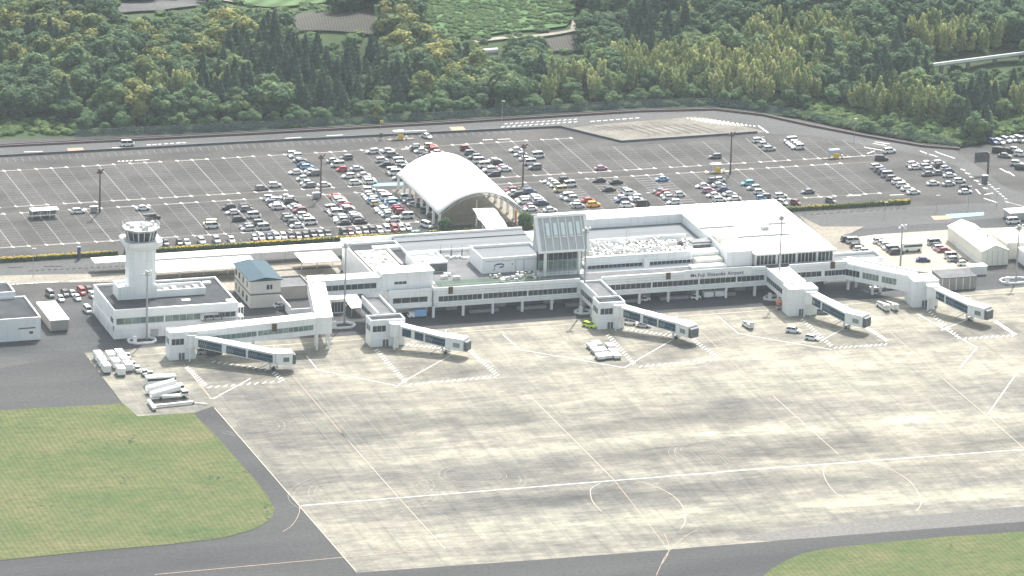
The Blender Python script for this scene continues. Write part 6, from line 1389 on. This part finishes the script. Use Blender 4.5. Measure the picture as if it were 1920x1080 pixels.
def zone(px): return 'the left car park' if px < 560 else ('the arched hall' if px < 1040 else ('the bus bay' if px < 1480 else 'the right car park'))
CNT = {}; FV, FF, FT, FO = {}, {}, {}, {}
for (py, k_, X_, Y_, z, s_, px) in trees:
    v = TR.randrange(len(CM[k_])); rz = TR.random()*6.28
    if -30 < px < 1950 and py > -10 and CNT.get(k_, 0) < 300:
        CNT[k_] = CNT.get(k_, 0)+1
        lb = TLAB[k_] % zone(px)
        e = bpy.data.objects.new(TNAME[k_], None); link(e); e.location = (X_,Y_,z); e.rotation_euler.z = rz; e.scale = (s_,s_,s_*TR.uniform(.9,1.1)); e.empty_display_size = .5
        tag(e, lb, 'tree' if k_ != 'bamboo' else 'bamboo', lb.replace('tree in','trees in').replace('cedar in','cedars in').replace('clump','clumps'))
        for nm, me_ in (('crown', CM[k_][v]), ('trunk' if k_ != 'bamboo' else 'stems', TM[k_])):
            o = bpy.data.objects.new(nm, me_); link(o); o.parent = e
    else:
        V_, F_, T_ = VAR[k_][v]; c, s2 = math.cos(rz), math.sin(rz)
        W_ = np.stack([(V_[:,0]*c-V_[:,1]*s2)*s_+X_, (V_[:,0]*s2+V_[:,1]*c)*s_+Y_, V_[:,2]*s_+z], 1)
        FV.setdefault(k_, []).append(W_); o_ = FO.get(k_, 0); FF.setdefault(k_, []).extend([tuple(i+o_ for i in f) for f in F_]); FT.setdefault(k_, []).append(T_+TR.uniform(-.2,.2)); FO[k_] = o_+len(V_)
for k_ in FV:
    o = link(bpy.data.objects.new('far_wood', crown_mesh('far_wood', np.concatenate(FV[k_]), FF[k_], np.concatenate(FT[k_]), M[LF[k_]])))
    tag(o, kind='stuff')
# low growth: bright shrubs on the banks, dark undergrowth between the trunks
def scatter(name, mt, pts):
    VV, FF_, TT, of = [], [], [], 0
    for (X_, Y_, s_) in pts:
        V_, F_, T_ = VAR['shrub'][TR.randrange(5)]; rz = TR.random()*6.28; c, s2 = math.cos(rz), math.sin(rz)
        VV.append(np.stack([(V_[:,0]*c-V_[:,1]*s2)*s_+X_, (V_[:,0]*s2+V_[:,1]*c)*s_+Y_, V_[:,2]*s_*(.9 if name != 'grass_tufts' else .3)+(float(hz(X_,Y_)) if name != 'grass_tufts' else .1)+(.7 if name == 'tea_bushes' else 0)], 1)); FF_ += [tuple(i+of for i in f) for f in F_]; TT.append(T_+TR.uniform(-.25,.25)); of += len(V_)
    return tag(link(bpy.data.objects.new(name, crown_mesh(name, np.concatenate(VV), FF_, np.concatenate(TT), M[mt]))), kind='stuff')
bright, dark, tea = [], [], []
for i in range(26000):
    X_, Y_ = TR.uniform(-175,330), TR.uniform(95,375); d = Y_-float(yedge(X_))
    if d < 3.6: continue
    px, py = pix((X_,Y_,float(hz(X_,Y_))))
    if px < -40 or px > 1965 or py < -12: continue
    if infield(px, py):
        if inpoly(px, py, FIELDS[0]) and TR.random() < .95: tea.append((X_,Y_,TR.uniform(.4,.8)))
        continue
    if (px < 140 and py > 222) or (px > 1440 and py > float(np.interp(px, [q[0] for q in EDGE_PX], [q[1] for q in EDGE_PX]))-min(42,(px-1440)*.5)) or d < 7: bright.append((X_,Y_,TR.uniform(.55,1.1)))
    elif TR.random() < .15: dark.append((X_,Y_,TR.uniform(.8,1.3)))
scatter('bank_shrubs', 'lf_shrub', bright); scatter('undergrowth', 'lf_broad', dark); scatter('tea_bushes', 'lf_shrub', tea)
tuft = []
for cx_, cy_, n_, sx_, sy_ in ((465,885,16,22,8),(400,900,8,10,10),(240,900,10,25,8),(430,930,10,30,10),(180,830,10,60,8),(240,825,14,30,6),(500,960,16,8,18),(380,1010,10,30,3),(100,960,10,60,30),(1560,1045,12,60,8),(1800,1030,14,90,8)):
    for i in range(n_): p = at(cx_+TR.gauss(0,sx_)*.6, cy_+TR.gauss(0,sy_)*.6); tuft += [(p.x,p.y,TR.uniform(.12,.24))] if (inpoly(*pix((p.x,p.y,0)),gl) or inpoly(*pix((p.x,p.y,0)),gr)) else []
scatter('grass_tufts', 'lf_broad', tuft)
# clipped hedges and round trees by the terminal road
def hedge(x0, x1, y0, label, hgt=1.2, w_=1.7, gold=.5):
    r_ = np.random.default_rng(int(abs(x0))); e = empty('clipped_hedge', ((x0+x1)/2,y0,0), label, 'hedge'); n = int((x1-x0)*26)
    g = MB(); g.box(x0+.2,x1-.2,y0-w_/2+.15,y0+w_/2-.15,0,hgt-.2)
    P = np.stack([r_.uniform(x0,x1,n), y0+r_.uniform(-w_/2,w_/2,n), np.full(n,hgt)+r_.normal(size=n)*.1], 1); side = r_.random(n) < .45
    P[side,1] = y0-w_/2+r_.normal(size=side.sum())*.06; P[side,2] = r_.uniform(.15,hgt,side.sum()); N = np.where(side[:,None], [[0,-1,.3]], [[0,0,1.]])
    patch = np.sin(P[:,0]*.21+1.3)+np.sin(P[:,0]*.083)+.6*r_.normal(size=n); top = (~side) & (patch > .9-gold*3)
    for sel, nm, mt in ((~top,'green_foliage','lf_hedgeg'), (top,'yellow_shoots','lf_hedgey')):
        k_ = int(sel.sum())
        if k_: 
            o = link(bpy.data.objects.new(nm, crown_mesh(nm, leaf_quads(P[sel]-np.array([(x0+x1)/2,y0,0]), N[sel].astype(float), .24, r_), [(4*i,4*i+1,4*i+2,4*i+3) for i in range(k_)], np.repeat(.5+r_.normal(size=k_)*.2,4), M[mt]))); o.parent = e
    g.build('core', M['lf_hedgeg'], e)
hedge(-150,-108.0,58.1,'yellow-topped clipped hedge left of the navy pillar sign'); hedge(-106,-4.5,58.1,'long yellow-topped hedge along the front car row'); hedge(-3,7,58.4,'short clipped hedge left of the curved link canopy',1.0,1.6,.1); hedge(19,28,58.4,'short clipped hedge right of the curved link canopy',1.0,1.6,.1)
hedge(96,152.5,59.6,'long green and yellow hedge right of the great roof',1.2,1.8,.25)
bv = crown('ball', 3); bme = crown_mesh('ball_crown', *bv, M['lf_broad']); bt = trunk_mesh('ball_trunk', 'ball', 2)
for px, py, s_, lb in ((835,436,.95,'round clipped dark green tree at the left foot of arched hall'),(985,426,1.0,'round clipped dark green tree at the right foot of arched hall')):
    p = at(px,py); e = empty('round_tree', p, lb, 'tree', 'round trees beside the arched hall'); e.scale = (s_,)*3
    for nm, me_ in (('crown', bme), ('trunk', bt)): o = bpy.data.objects.new(nm, me_); link(o); o.parent = e
p = at(706,228); e = empty('yellow_green_tree', p, 'yellow-green rounded tree by the fence beside the yellow sign', 'tree'); e.scale = (.62,.62,.75)
for nm, me_ in (('crown', CM['gold'][1]), ('trunk', TM['gold'])): o = bpy.data.objects.new(nm, me_); link(o); o.parent = e
# ================================================================== HAZE
HAZE = 4.4e-5
if HAZE:
    g = MB(); g.box(-3600,3600,-3600,3600,-3.5,540); ho = g.build('haze', M['white']); ho.data.materials.clear()
    hm = bpy.data.materials.new('haze_air'); hm.use_nodes = True; n = hm.node_tree; n.nodes.clear()
    pv = n.nodes.new('ShaderNodeVolumePrincipled'); pv.inputs['Color'].default_value = (.80,.92,1,1); pv.inputs['Density'].default_value = HAZE; pv.inputs['Anisotropy'].default_value = .1
    ou = n.nodes.new('ShaderNodeOutputMaterial'); n.links.new(pv.outputs[0], ou.inputs['Volume']); ho.data.materials.append(hm)
    tag(ho, kind='stuff')
